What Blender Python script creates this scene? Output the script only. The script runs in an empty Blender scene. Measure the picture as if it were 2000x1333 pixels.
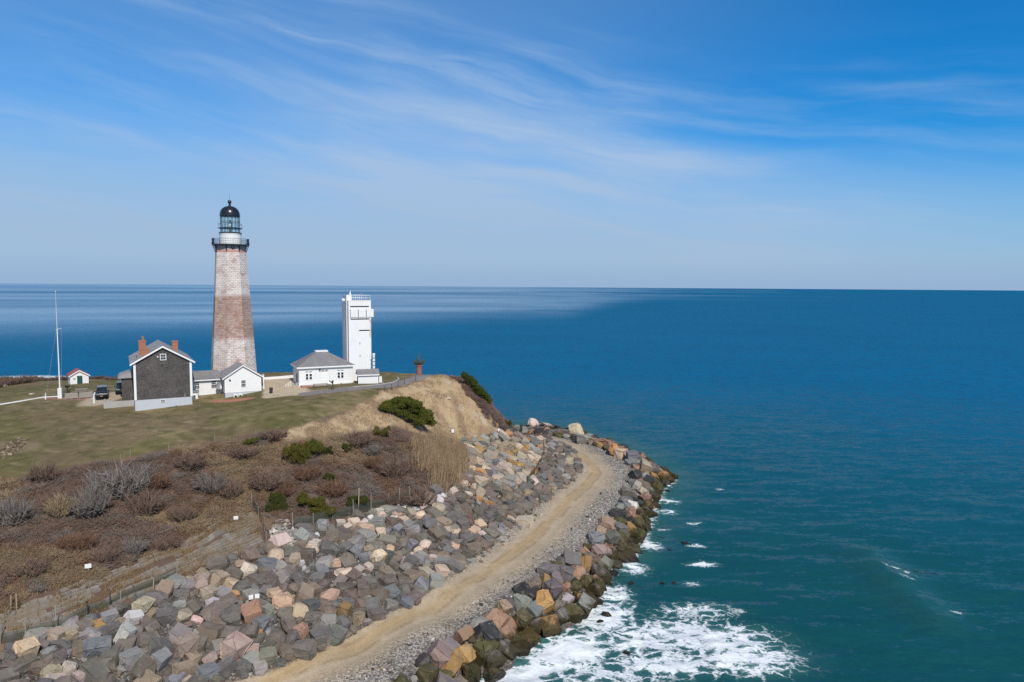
import bpy, bmesh, math, random
import numpy as np
from mathutils import Vector, Matrix

# ------------------------------------------------------------------ camera
R = math.radians
random.seed(7)
rng = np.random.default_rng(7)
sc = bpy.context.scene
C = sc.collection
FOC, CAMZ = 1333.0, 38.3                      # 24 mm lens, in pixels of a 2000 px wide frame; drone height over the sea
PITCH, ROLL = math.atan(106.5 / FOC), math.atan(14 / 2000)
_f = np.array([0, math.cos(PITCH), -math.sin(PITCH)])
_u0 = np.cross(np.array([1., 0, 0]), _f)
_r = math.cos(ROLL) * np.array([1., 0, 0]) + math.sin(ROLL) * _u0
_u = math.cos(ROLL) * _u0 - math.sin(ROLL) * np.array([1., 0, 0])
EYE = np.array([0, 0, CAMZ])
cam = bpy.data.cameras.new('camera')
cam.sensor_width, cam.lens, cam.clip_start, cam.clip_end = 36, 24, 0.5, 90000
cam_ob = bpy.data.objects.new('camera', cam)
C.objects.link(cam_ob)
cam_ob.matrix_world = Matrix(((_r[0], _u[0], -_f[0], 0), (_r[1], _u[1], -_f[1], 0), (_r[2], _u[2], -_f[2], CAMZ), (0, 0, 0, 1)))
sc.camera = cam_ob

# ------------------------------------------------------------------ light, sky, exposure
SUN_AZ, SUN_EL = R(-65), R(44)                # direction to the sun, measured from +X
sun = bpy.data.lights.new('sun', 'SUN')
sun.energy, sun.angle, sun.color = 4.1, R(0.53), (1.0, 0.945, 0.86)
sun_ob = bpy.data.objects.new('sun', sun)
C.objects.link(sun_ob)
sd = Vector((math.cos(SUN_AZ) * math.cos(SUN_EL), math.sin(SUN_AZ) * math.cos(SUN_EL), math.sin(SUN_EL)))
sun_ob.rotation_euler = sd.to_track_quat('Z', 'Y').to_euler()
sc.view_settings.view_transform, sc.view_settings.look = 'Standard', 'None'
sc.view_settings.exposure, sc.view_settings.gamma = 0.0, 1.0
sc.cycles.use_denoising = False
sc.cycles.max_bounces = 5
sc.cycles.transparent_max_bounces = 12


class NT:
    """tiny node builder: n('ShaderNodeX', prop=..., inputs by name or index -> value or socket)"""
    def __init__(s, tree):
        s.t = tree
        tree.nodes.clear()

    def n(s, typ, ins=None, **props):
        nd = s.t.nodes.new(typ)
        for k, v in props.items():
            setattr(nd, k, v)
        for k, v in (ins or {}).items():
            sock = nd.inputs[k]
            if isinstance(v, bpy.types.NodeSocket):
                s.t.links.new(v, sock)
            else:
                sock.default_value = v
        return nd

    def m(s, op, a, b=0.0, c=0.0, clamp=False):
        return s.n('ShaderNodeMath', {0: a, 1: b, 2: c}, operation=op, use_clamp=clamp).outputs[0]

    def mix(s, fac, a, b, blend='MIX'):
        nd = s.n('ShaderNodeMix', data_type='RGBA', blend_type=blend)
        for i, v in ((0, fac), (6, a), (7, b)):
            if isinstance(v, bpy.types.NodeSocket):
                s.t.links.new(v, nd.inputs[i])
            else:
                nd.inputs[i].default_value = v if i == 0 or len(v) == 4 else (*v, 1)
        return nd.outputs[2]

    def ramp(s, fac, stops, interp='LINEAR'):
        nd = s.n('ShaderNodeValToRGB', {0: fac})
        nd.color_ramp.interpolation = interp
        e = nd.color_ramp.elements
        while len(e) < len(stops):
            e.new(0.5)
        for k, (p, c) in zip(e, stops):
            k.position = p
            k.color = (c, c, c, 1) if isinstance(c, (int, float)) else (*c, 1)
        return nd.outputs[0]

    def noise(s, vec, scale, detail=4, rough=0.55, dist=0.0, out=0):
        return s.n('ShaderNodeTexNoise', {'Vector': vec, 'Scale': scale, 'Detail': detail, 'Roughness': rough, 'Distortion': dist}).outputs[out]

    def smooth(s, x, lo, hi):
        return s.n('ShaderNodeMapRange', {0: x, 1: lo, 2: hi, 3: 0.0, 4: 1.0}, interpolation_type='SMOOTHSTEP').outputs[0]

    def xyz(s, x, y, z):
        return s.n('ShaderNodeCombineXYZ', {0: x, 1: y, 2: z}).outputs[0]


world = bpy.data.worlds.new('World')
sc.world = world
world.use_nodes = True
w = NT(world.node_tree)
sky = w.n('ShaderNodeTexSky', sky_type='NISHITA', sun_disc=False, sun_elevation=SUN_EL, sun_rotation=math.pi / 2 - SUN_AZ,
          altitude=0, air_density=1.0, dust_density=0.3, ozone_density=3.0)
dirv = w.n('ShaderNodeTexCoord').outputs['Generated']
sep = w.n('ShaderNodeSeparateXYZ', {0: dirv})
az = w.m('MULTIPLY', w.m('ARCTAN2', sep.outputs[0], sep.outputs[1]), 180 / math.pi)      # degrees from +Y
el = w.m('MULTIPLY', w.m('ARCSINE', sep.outputs[2]), 180 / math.pi)
# thin cirrus drawn out along gently falling lines
warp = w.noise(w.xyz(w.m('MULTIPLY', az, 0.05), w.m('MULTIPLY', el, 0.12), 3.7), 1.0, 3, 0.5)
t = w.m('ADD', w.m('ADD', el, w.m('MULTIPLY', az, 0.165)), w.m('MULTIPLY', w.m('SUBTRACT', warp, 0.5), 4.0))
n1 = w.noise(w.xyz(w.m('MULTIPLY', az, 0.030), w.m('MULTIPLY', t, 0.24), 1.3), 1.0, 5, 0.5, 0.1)
n2 = w.noise(w.xyz(w.m('MULTIPLY', az, 0.06), w.m('MULTIPLY', t, 0.62), 8.1), 1.0, 6, 0.58, 0.15)
streak = w.m('MULTIPLY', w.smooth(n1, 0.38, 0.70), w.smooth(n2, 0.30, 0.72))
edge = w.m('ADD', t, w.m('MULTIPLY', w.m('SUBTRACT', n2, 0.5), 3.0))
veil = w.m('MULTIPLY', w.smooth(edge, 15.2, 12.2), w.m('ADD', 0.35, w.m('MULTIPLY', w.smooth(n1, 0.3, 0.7), 0.65)))
veil = w.m('MULTIPLY', veil, w.smooth(w.m('ABSOLUTE', w.m('SUBTRACT', az, 8.0)), 40.0, 10.0))
low = w.smooth(w.m('ADD', el, w.m('MULTIPLY', w.m('SUBTRACT', n1, 0.5), 5.0)), 14.0, 3.0)
thin = w.m('MULTIPLY', w.smooth(w.m('ADD', az, w.m('MULTIPLY', el, -0.6)), 24.0, -22.0), 0.22)
dens = w.m('ADD', w.m('ADD', w.m('MULTIPLY', w.m('MULTIPLY', streak, w.smooth(t, 24.0, 16.5)), 0.50), w.m('MULTIPLY', veil, 0.56)), w.m('ADD', w.m('MULTIPLY', low, 0.24), thin))
dens = w.m('MINIMUM', dens, 0.9)
sund = w.n('ShaderNodeVectorMath', {0: dirv, 1: tuple(sd)}, operation='DOT_PRODUCT').outputs['Value']
tint = w.mix(w.smooth(sund, -0.25, 0.75), (0.05, 0.75, 1.26), (0.85, 0.95, 1.0))     # deep blue away from the sun, whiter round it
hs = w.mix(1.0, sky.outputs[0], tint, 'MULTIPLY')
cl = w.mix(dens, hs, (3.8, 5.2, 7.2))
haze_top = w.m('ADD', el, w.m('ADD', w.m('MULTIPLY', w.m('SUBTRACT', n1, 0.5), 4.0), w.m('MULTIPLY', az, 0.06)))
cl = w.mix(w.m('MULTIPLY', w.smooth(haze_top, 12.5, 1.0), 0.90), cl, (3.5, 4.75, 6.45))
cl = w.mix(w.m('MULTIPLY', w.smooth(el, 2.6, 0.0), 0.75), cl, (2.75, 4.15, 6.2))
bg = w.n('ShaderNodeBackground', {'Color': cl, 'Strength': 0.105})
w.n('ShaderNodeOutputWorld', {0: bg.outputs[0]})


# ------------------------------------------------------------------ projection helpers
def ray(px, py):
    return _f + (px - 1000) / FOC * _r - (py - 666.5) / FOC * _u


def at(px, py, z):
    d = ray(px, py)
    return EYE + d * ((z - CAMZ) / d[2])


def atd(px, py, Y):
    d = ray(px, py)
    return EYE + d * (Y / d[1])


def proj(P):
    d = np.asarray(P, float) - EYE
    z = d @ _f
    return 1000 + FOC * (d @ _r) / z, 666.5 - FOC * (d @ _u) / z, z


def hash2(ix, iy, seed):
    h = (ix.astype(np.int64) * 374761393 + iy.astype(np.int64) * 668265263 + seed * 982451653) & 0x7fffffff
    h = ((h ^ (h >> 13)) * 1274126177) & 0x7fffffff
    return ((h ^ (h >> 16)) & 0xffff) / 65535.0


def vnoise(x, y, seed=0):
    ix, iy = np.floor(x), np.floor(y)
    fx, fy = x - ix, y - iy
    fx, fy = fx * fx * (3 - 2 * fx), fy * fy * (3 - 2 * fy)
    a, b = hash2(ix, iy, seed), hash2(ix + 1, iy, seed)
    c, d = hash2(ix, iy + 1, seed), hash2(ix + 1, iy + 1, seed)
    return (a * (1 - fx) + b * fx) * (1 - fy) + (c * (1 - fx) + d * fx) * fy


def fbm(x, y, seed=0, octv=4, gain=0.5):
    s, a, tot = 0, 1.0, 0
    for k in range(octv):
        s = s + a * vnoise(x * 2 ** k + 17.3 * k, y * 2 ** k - 9.1 * k, seed + k)
        tot += a
        a *= gain
    return s / tot


def sstep(x, a, b):
    q = np.clip((x - a) / (b - a), 0, 1)
    return q * q * (3 - 2 * q)


# ------------------------------------------------------------------ the shape of the land
WL = [(930, 1345), (985, 1318), (1045, 1262), (1105, 1238), (1165, 1195), (1180, 1160), (1200, 1115), (1235, 1095), (1258, 1055), (1272, 1025), (1282, 990), (1298, 960), (1318, 940)]
SC = [(790, 1345), (850, 1290), (900, 1235), (980, 1185), (1050, 1140), (1110, 1090), (1180, 1035), (1215, 990), (1235, 945), (1240, 915), (1205, 888), (1165, 872), (1110, 858), (1060, 848)]
TOE = [(440, 1330), (600, 1285), (700, 1232), (830, 1165), (900, 1112), (960, 1062), (1010, 1015), (1055, 985), (1105, 945), (1138, 915), (1125, 893), (1098, 868)]
ROAD = [(560, 1320), (700, 1270), (850, 1190), (960, 1120), (1040, 1060), (1100, 1000), (1150, 950), (1172, 925), (1150, 895), (1120, 876), (1085, 862)]
RTOP = [(0, 1272), (120, 1225), (200, 1192), (350, 1138), (470, 1085), (560, 1050), (640, 1028), (740, 995), (830, 968), (890, 945)]
ctl = [at(x, y, -0.3) for x, y in WL] + [at(x, y, 2.7) for x, y in SC] + [at(x, y, 3.6) for x, y in TOE]
ctl += [at(x, y, 3.2) for x, y in ROAD] + [at(x, y, 8.6) for x, y in RTOP]
ctl += [at(*a) for a in (
    (905, 868, 10), (960, 858, 9.2), (1010, 850, 8), (1045, 856, 6.3), (920, 950, 7.6), (990, 950, 5.6), (1040, 925, 5.2), (1075, 890, 4.6),
    (500, 985, 10.8), (430, 1030, 10.1), (300, 1085, 9.9), (130, 1155, 10.1), (0, 1205, 10), (800, 900, 11.5), (650, 930, 12.2), (850, 850, 12.8),
    (0, 935, 15.3), (150, 905, 15.6), (350, 870, 16.2), (560, 838, 17), (650, 815, 17.6), (700, 790, 18.3), (745, 762, 19.4),
    (0, 850, 16.8), (120, 800, 18.2), (265, 803, 17.8), (390, 793, 18.1), (440, 783, 18.3), (520, 769, 19.2), (600, 765, 19.6), (118, 778, 18.8),
    (0, 790, 18.3), (197, 783, 18.5), (150, 752, 18.6), (800, 745, 19.8), (850, 733, 20), (880, 737, 19.8), (935, 765, 17), (965, 800, 12),
    (990, 825, 8.5), (1010, 842, 6.8), (860, 790, 16.2), (920, 835, 11.6), (60, 745, 17.5), (0, 760, 18), (850, 800, 15.6))]
ctl += [np.array(a, float) for a in (
    (31, 146, -.3), (27, 160, -.3), (19, 174, -.3), (8, 184, -.3), (-15, 184, -.3), (-45, 190, 0), (-80, 205, 0), (-105, 235, -.3), (-140, 250, -.3), (-170, 256, -.3), (-205, 258, -.3),
    (45, 133, -4), (44, 152, -4), (34, 178, -4), (10, 200, -4), (-40, 212, -4), (-85, 235, -4), (-115, 262, -4), (-145, 280, -4), (-205, 290, -4), (-235, 312, -5), (30, 100, -4), (18, 82, -4), (9, 66, -4), (40, 60, -7), (60, 100, -8), (60, 180, -8), (30, 240, -9), (-60, 300, -9),
    (-45, 132, 20), (-52, 128.6, 20), (-36, 126, 19.9), (-30, 133, 20.1), (-22, 135, 20.1), (-70, 126, 19), (-62, 122, 19.2), (-27, 127, 19.95),
    (-25, 142, 20), (-35, 144, 19.8), (-45, 147, 19), (-55, 149, 18.5), (-13, 147, 14), (-25, 152, 14), (-45, 158, 13), (-65, 165, 12), (-9, 158, 4), (-25, 166, 4), (-45, 173, 5), (-70, 182, 6),
    (-90, 146, 17.6), (-110, 150, 16.8), (-100, 168, 12), (-130, 195, 8), (-140, 226, 2), (-170, 236, 1.5), (-195, 230, 3), (-230, 200, 9),
    (-140, 120, 17.5), (-120, 80, 15.5), (-90, 60, 13.5), (-72, 45, 10.8), (-52, 38, 8.6), (-64, 34, 10.2), (-90, 30, 14.5), (-38, 38, 3.6), (-25, 38, 3.2), (-16, 42, 2.7), (-9, 45, -.3), (6, 45, -4), (40, 25, -7), (-200, 100, 18), (-220, 30, 17))]
ctl = np.array(ctl)


def _rbf(P, smooth=0.4):
    n = len(P)
    D = np.hypot(P[:, None, 0] - P[None, :, 0], P[:, None, 1] - P[None, :, 1])
    A = np.zeros((n + 3, n + 3))
    A[:n, :n] = -np.sqrt(D * D + 4.0) - smooth * np.eye(n)
    A[:n, n], A[:n, n + 1], A[:n, n + 2] = 1, P[:, 0] / 100, P[:, 1] / 100
    A[n:, :n] = A[:n, n:].T
    return np.linalg.solve(A, np.concatenate([P[:, 2], [0, 0, 0]]))


_wts = _rbf(ctl)


def h_raw(x, y):
    out = np.empty(x.shape)
    xf, yf, of = x.ravel(), y.ravel(), out.ravel()
    for i in range(0, len(xf), 20000):
        a, b = xf[i:i + 20000], yf[i:i + 20000]
        d = -np.sqrt((a[:, None] - ctl[None, :, 0]) ** 2 + (b[:, None] - ctl[None, :, 1]) ** 2 + 4.0)
        of[i:i + 20000] = d @ _wts[:-3] + _wts[-3] + _wts[-2] * a / 100 + _wts[-1] * b / 100
    return of.reshape(x.shape)


GX0, GY0, GS = -240.0, 20.0, 0.5
_gx = np.arange(GX0, 62, GS)
_gy = np.arange(GY0, 322, GS)
_XX, _YY = np.meshgrid(_gx, _gy)
HG = h_raw(_XX, _YY)


def gsample(G, x, y):
    fx = np.clip((np.asarray(x, float) - GX0) / GS, 0, G.shape[1] - 1.001)
    fy = np.clip((np.asarray(y, float) - GY0) / GS, 0, G.shape[0] - 1.001)
    ix, iy = fx.astype(int), fy.astype(int)
    fx, fy = fx - ix, fy - iy
    return (G[iy, ix] * (1 - fx) + G[iy, ix + 1] * fx) * (1 - fy) + (G[iy + 1, ix] * (1 - fx) + G[iy + 1, ix + 1] * fx) * fy


def Hs(x, y):
    return gsample(HG, x, y)


_T = np.arange(35, 330, 0.2)


def hit(px, py, lift=0.0):
    """where the line of sight through a pixel of the photograph meets the land"""
    d = ray(px, py)
    d = d / d[1]
    P = EYE[None] + _T[:, None] * d[None]
    below = np.nonzero(P[:, 2] < Hs(P[:, 0], P[:, 1]) + lift)[0]
    k = below[0] if len(below) else len(_T) - 1
    return P[k]


def inpoly(x, y, poly):
    x, y = np.asarray(x), np.asarray(y)
    r = np.zeros(x.shape, bool)
    n = len(poly)
    for i in range(n):
        x1, y1 = poly[i][:2]
        x2, y2 = poly[(i + 1) % n][:2]
        c = ((y1 > y) != (y2 > y))
        r ^= c & (x < (x2 - x1) * (y - y1) / ((y2 - y1) if y2 != y1 else 1e-9) + x1)
    return r


def pdist(x, y, line):
    """distance to a polyline and the signed side (positive: to the right of its direction)"""
    best = np.full(np.shape(x), 1e9)
    side = np.zeros(np.shape(x))
    for (x1, y1), (x2, y2) in zip([p[:2] for p in line[:-1]], [p[:2] for p in line[1:]]):
        dx, dy = x2 - x1, y2 - y1
        L = dx * dx + dy * dy + 1e-9
        q = np.clip(((x - x1) * dx + (y - y1) * dy) / L, 0, 1)
        ex, ey = x - (x1 + q * dx), y - (y1 + q * dy)
        d = np.hypot(ex, ey)
        s = (ex * dy - ey * dx) / math.sqrt(L)
        m = d < best
        best = np.where(m, d, best)
        side = np.where(m, s, side)
    return best, side


def blur(M, k, it=2):
    M = M.astype(float)
    for _ in range(it):
        for ax in (0, 1):
            c = np.cumsum(np.concatenate([np.repeat(np.take(M, [0], ax), k + 1, ax), M, np.repeat(np.take(M, [-1], ax), k, ax)], ax), axis=ax)
            n = M.shape[ax]
            M = (np.take(c, np.arange(2 * k + 1, 2 * k + 1 + n), ax) - np.take(c, np.arange(0, n), ax)) / (2 * k + 1)
    return M


def wpoly(px):
    return [hit(x, y)[:2] for x, y in px]


EXT_L = [(-52., 38.), (-42., 30.)]
P_toe = [tuple(at(x, y, 3.6)[:2]) for x, y in TOE]
P_rtop = [tuple(at(x, y, 8.6)[:2]) for x, y in RTOP]
P_road = [(-34., 38.)] + [tuple(at(x, y, 3.2)[:2]) for x, y in ROAD]
P_sc = [(-14., 45.)] + [tuple(at(x, y, 2.7)[:2]) for x, y in SC]
P_wl = [(-9., 45.)] + [tuple(at(x, y, -.3)[:2]) for x, y in WL] + [(31, 146), (27, 160), (19, 174), (8, 184)]
yel_top = [tuple(hit(x, y)[:2]) for x, y in ((905, 862), (960, 856), (1010, 850), (1050, 858))]
Z_rev = [(-36., 40.)] + P_toe + yel_top[::-1] + P_rtop[::-1] + [(-52., 38.)]
Z_yel = [tuple(hit(x, y)[:2]) for x, y in ((908, 864), (960, 856), (1010, 850), (1062, 862), (1058, 900), (1030, 940), (985, 960), (930, 950), (912, 905))]
Z_grav = [(-36., 40.)] + P_toe + [(9., 160.), (5., 172.)] + [tuple(at(1060, 848, 2.7)[:2])] + P_sc[::-1][1:]
Z_shore = P_sc + [(-2., 176.), (8., 184.), (19., 174.), (27., 160.), (31., 146.)] + P_wl[:-4][::-1]
lawn_px = [(0, 938), (150, 910), (350, 874), (480, 850), (560, 842), (650, 815), (700, 790), (745, 762), (790, 745)]
Z_lawn = [(-240., 60.), (-110., 66.)] + [tuple(hit(x, y)[:2]) for x, y in lawn_px] + [(-18., 138.), (-30., 143.), (-60., 146.), (-88., 143.), (-105., 147.), (-130., 150.), (-240., 160.)]
bluff_px = [(530, 849), (650, 822), (700, 795), (745, 768), (800, 748), (850, 735), (875, 737), (910, 760), (950, 800), (985, 838), (1000, 850), (905, 862), (850, 850), (810, 850), (760, 830), (700, 850), (640, 858), (550, 864)]
Z_bluff = [tuple(hit(x, y)[:2]) for x, y in bluff_px[:6]] + [(-12., 141.), (-8., 142.)] + [tuple(hit(x, y)[:2]) for x, y in bluff_px[9:]]
Z_plaza = [tuple(at(x, y, 19.8)[:2]) for x, y in ((512, 770), (560, 768), (620, 768), (575, 745), (575, 739), (518, 743))]
P_path = [tuple(at(x, y, 20)[:2]) for x, y in ((600, 764), (680, 757), (735, 752), (790, 744), (812, 740), (838, 735))]
M_rev, M_yel, M_grav, M_lawn, M_bluff, M_plaza = (inpoly(_XX, _YY, z) for z in (Z_rev, Z_yel, Z_grav, Z_lawn, Z_bluff, Z_plaza))
M_shore = inpoly(_XX, _YY, Z_shore) | (HG < -0.1)
D_road, S_road = pdist(_XX, _YY, P_road)
D_path, _ = pdist(_XX, _YY, P_path)
B_rev, B_yel, B_grav, B_lawn, B_bluff, B_plaza, B_shore = (blur(m, k) for m, k in ((M_rev, 1), (M_yel, 1), (M_grav, 1), (M_lawn, 3), (M_bluff, 3), (M_plaza, 1), (M_shore, 1)))
# small lumps: rough under scrub and rocks, nearly none on lawn and road
_rough = np.clip(1 - B_lawn - B_plaza, 0, 1) * np.clip((D_road - 3) / 3, 0, 1)
HG += (fbm(_XX / 5, _YY / 5, 3) - 0.5) * 0.9 * _rough + (fbm(_XX / 1.3, _YY / 1.3, 4, 3) - 0.5) * 0.45 * _rough
HG += (fbm(_XX / 12, _YY / 12, 9) - 0.5) * 0.35 * B_lawn
HG += ((fbm((_XX + 0.5 * _YY) / 2.4, (_YY - 0.5 * _XX) / 9, 15, 3) - 0.5) * 1.3 + (fbm(_XX / 3.5, _YY / 3.5, 16, 3) - 0.5) * 0.7) * B_bluff * (1 - B_lawn)
HG -= 0.10 * np.exp(-((np.abs(S_road) - 0.85) / 0.35) ** 2) * (D_road < 4)

# ------------------------------------------------------------------ mesh helpers
def mesh_np(name, V, F, mat=None, parent=None, smooth=False, cols=None, uv=None, attrs=None, link=True):
    """V: n x 3, F: m x k (all faces with k corners)"""
    V, F = np.asarray(V, np.float32), np.asarray(F, np.int32)
    me = bpy.data.meshes.new(name)
    m, k = F.shape
    me.vertices.add(len(V))
    me.vertices.foreach_set('co', V.ravel())
    me.loops.add(m * k)
    me.loops.foreach_set('vertex_index', F.ravel())
    me.polygons.add(m)
    me.polygons.foreach_set('loop_start', np.arange(0, m * k, k, dtype=np.int32))
    me.polygons.foreach_set('use_smooth', np.full(m, smooth))
    me.update(calc_edges=True)
    if cols is not None:
        c = np.ones((len(V), 4), np.float32)
        c[:, :3] = cols
        me.attributes.new('Col', 'FLOAT_COLOR', 'POINT').data.foreach_set('color', c.ravel())
    for kx, v in (attrs or {}).items():
        me.attributes.new(kx, 'FLOAT', 'POINT').data.foreach_set('value', np.asarray(v, np.float32).ravel())
    if mat:
        me.materials.append(mat)
    if not link:
        return me
    o = bpy.data.objects.new(name, me)
    C.objects.link(o)
    if parent:
        o.parent = parent
    return o


class MB:
    """collects boxes, tubes, lathes and prisms, then builds ONE mesh object"""
    def __init__(s):
        s.v, s.f, s.uv = [], [], {}

    def add(s, vs, fs):
        b = len(s.v)
        s.v += [tuple(v) for v in vs]
        s.f += [tuple(b + i for i in f) for f in fs]
        return s

    def box(s, x0, x1, y0, y1, z0, z1):
        return s.add([(x0, y0, z0), (x1, y0, z0), (x1, y1, z0), (x0, y1, z0), (x0, y0, z1), (x1, y0, z1), (x1, y1, z1), (x0, y1, z1)],
                     [(0, 3, 2, 1), (4, 5, 6, 7), (0, 1, 5, 4), (1, 2, 6, 5), (2, 3, 7, 6), (3, 0, 4, 7)])

    def hexa(s, p):
        """eight corners: four below, four above, counter-clockwise"""
        return s.add(p, [(0, 3, 2, 1), (4, 5, 6, 7), (0, 1, 5, 4), (1, 2, 6, 5), (2, 3, 7, 6), (3, 0, 4, 7)])

    def prism(s, poly, axis, a, b):
        """a flat outline pushed along an axis: 'y' takes (x, z) outlines, 'z' takes (x, y), 'x' takes (y, z)"""
        put = {'y': lambda p, q: (p[0], q, p[1]), 'z': lambda p, q: (p[0], p[1], q), 'x': lambda p, q: (q, p[0], p[1])}[axis]
        n = len(poly)
        return s.add([put(p, a) for p in poly] + [put(p, b) for p in poly],
                     [tuple(range(n))[::-1], tuple(range(n, 2 * n))] + [(i, (i + 1) % n, n + (i + 1) % n, n + i) for i in range(n)])

    def tube(s, p0, p1, r0, r1=None, n=8, caps=True):
        r1 = r0 if r1 is None else r1
        p0, p1 = Vector(p0), Vector(p1)
        q = (p1 - p0).to_track_quat('Z', 'Y')
        vs = [p + q @ Vector((r * math.cos(2 * math.pi * k / n), r * math.sin(2 * math.pi * k / n), 0)) for p, r in ((p0, r0), (p1, r1)) for k in range(n)]
        fs = [(k, (k + 1) % n, n + (k + 1) % n, n + k) for k in range(n)]
        return s.add(vs, fs + ([tuple(range(n))[::-1], tuple(range(n, 2 * n))] if caps else []))

    def lathe(s, prof, n=24, rot=0.0, c=(0, 0)):
        """prof: (radius, z) from bottom to top"""
        m = len(prof)
        vs = [(c[0] + r * math.cos(rot + 2 * math.pi * k / n), c[1] + r * math.sin(rot + 2 * math.pi * k / n), z) for r, z in prof for k in range(n)]
        fs = [(j * n + k, j * n + (k + 1) % n, (j + 1) * n + (k + 1) % n, (j + 1) * n + k) for j in range(m - 1) for k in range(n)]
        return s.add(vs, fs + [tuple(range(n))[::-1], tuple(range((m - 1) * n, m * n))])

    def build(s, name, mat, parent=None, smooth=None, bevel=0.0):
        me = bpy.data.meshes.new(name)
        me.from_pydata(s.v, [], s.f)
        bm = bmesh.new()
        bm.from_mesh(me)
        bmesh.ops.recalc_face_normals(bm, faces=bm.faces)
        if bevel:
            bmesh.ops.bevel(bm, geom=bm.edges, offset=bevel, segments=1, affect='EDGES', clamp_overlap=True)
        bm.to_mesh(me)
        bm.free()
        if smooth:
            me.polygons.foreach_set('use_smooth', [True] * len(me.polygons))
            me.set_sharp_from_angle(angle=R(smooth))
        me.materials.append(mat)
        o = bpy.data.objects.new(name, me)
        C.objects.link(o)
        if parent:
            o.parent = parent
        return o


def tag(o, label=None, cat=None, group=None, kind=None):
    for k, v in (('label', label), ('category', cat), ('group', group), ('kind', kind)):
        if v:
            o[k] = v
    return o


def thing(name, label, cat, loc, yaw=0.0, group=None):
    o = bpy.data.objects.new(name, None)
    C.objects.link(o)
    o.location, o.rotation_euler = loc, (0, 0, yaw)
    o.empty_display_size = 0.3
    return tag(o, label, cat, group)


# ------------------------------------------------------------------ materials
def material(name):
    m = bpy.data.materials.new(name)
    m.use_nodes = True
    return m, NT(m.node_tree)


def out(t, **ins):
    b = t.n('ShaderNodeBsdfPrincipled', {k.replace('_', ' '): v for k, v in ins.items()})
    t.n('ShaderNodeOutputMaterial', {0: b.outputs[0]})
    return b


def geo_pos(t):
    return t.n('ShaderNodeNewGeometry').outputs['Position']


def obj_pos(t):
    return t.n('ShaderNodeTexCoord').outputs['Object']


def bump(t, h, strength, dist):
    return t.n('ShaderNodeBump', {'Height': h, 'Strength': strength, 'Distance': dist}).outputs[0]


def paint(name, col, rough=0.6, var=0.12, scale=1.5, dirt=0.0, metal=0.0):
    """painted or plain surface with weathering: patches, fine grain, streaks of dirt"""
    m, t = material(name)
    p = obj_pos(t)
    a = t.noise(p, scale, 5, 0.6)
    b = t.noise(t.n('ShaderNodeVectorMath', {0: p, 1: (7, 7, 0.7)}, operation='MULTIPLY').outputs[0], 1.0, 4)
    v = t.m('ADD', t.m('MULTIPLY', t.m('SUBTRACT', a, 0.5), 2 * var), 1.0)
    c = t.mix(1.0, col, t.n('ShaderNodeCombineColor', {0: v, 1: v, 2: v}).outputs[0], 'MULTIPLY')
    if dirt:
        c = t.mix(t.m('MULTIPLY', t.smooth(b, 0.52, 0.75), dirt), c, (0.22, 0.19, 0.15))
    out(t, Base_Color=c, Roughness=rough, Metallic=metal)
    return m


MAT = {}
MAT['white'] = paint('white_paint', (0.73, 0.73, 0.72), 0.55, 0.05, 0.8, 0.14)
MAT['white_trim'] = paint('white_trim', (0.77, 0.77, 0.76), 0.5, 0.03, 1.5, 0.1)
MAT['foundation'] = paint('pale_foundation', (0.46, 0.49, 0.53), 0.8, 0.08, 1.2, 0.15)
MAT['concrete'] = paint('concrete', (0.36, 0.35, 0.33), 0.9, 0.15, 1.0, 0.25)
MAT['black_iron'] = paint('black_iron', (0.012, 0.015, 0.02), 0.28, 0.2)
MAT['dark_metal'] = paint('dark_metal', (0.03, 0.03, 0.032), 0.5, 0.2)
MAT['grey_metal'] = paint('grey_metal', (0.33, 0.35, 0.36), 0.45, 0.1, metal=0.5)
MAT['bronze'] = paint('green_bronze', (0.07, 0.10, 0.085), 0.5, 0.4, 3.0)
MAT['brick_plain'] = paint('brick_red', (0.36, 0.13, 0.085), 0.85, 0.25, 4.0)
MAT['old_brick'] = paint('old_brick', (0.26, 0.11, 0.085), 0.9, 0.3, 4.0)
MAT['chimney'] = paint('chimney_brick', (0.34, 0.135, 0.075), 0.85, 0.3, 3.0)
MAT['wood_grey'] = paint('weathered_wood', (0.30, 0.27, 0.235), 0.85, 0.25, 3.0, 0.2)
MAT['bark'] = paint('dark_bark', (0.07, 0.052, 0.04), 0.9, 0.2, 4.0)
MAT['wood_post'] = paint('wood_post', (0.36, 0.28, 0.19), 0.85, 0.25, 3.0, 0.2)
MAT['red_roof'] = paint('red_shingle', (0.33, 0.075, 0.055), 0.8, 0.2, 3.0)
MAT['green_door'] = paint('green_door', (0.012, 0.075, 0.06), 0.5, 0.1)
MAT['car_black'] = paint('car_black', (0.012, 0.014, 0.02), 0.18, 0.1)
MAT['car_green'] = paint('car_dark_green', (0.012, 0.025, 0.024), 0.2, 0.1)
MAT['tyre'] = paint('tyre_rubber', (0.02, 0.02, 0.02), 0.9, 0.1)
MAT['chrome'] = paint('chrome', (0.6, 0.6, 0.62), 0.2, 0.05, metal=0.9)
MAT['plate'] = paint('number_plate', (0.62, 0.30, 0.06), 0.5, 0.05)
MAT['dark_opening'] = paint('dark_opening', (0.02, 0.022, 0.026), 0.7, 0.1)
MAT['fresnel_glass'] = paint('lens_glass', (0.50, 0.60, 0.60), 0.1, 0.3, 3.0)


def glass_pane(name, base):
    m, t = material(name)
    n = t.noise(obj_pos(t), 0.9, 2)
    out(t, Base_Color=t.mix(n, tuple(0.5 * c for c in base), base), Roughness=0.06, Specular_IOR_Level=0.8)
    return m


MAT['pane'] = glass_pane('window_pane', (0.035, 0.04, 0.05))
MAT['car_glass'] = glass_pane('car_glass', (0.015, 0.02, 0.028))


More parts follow.
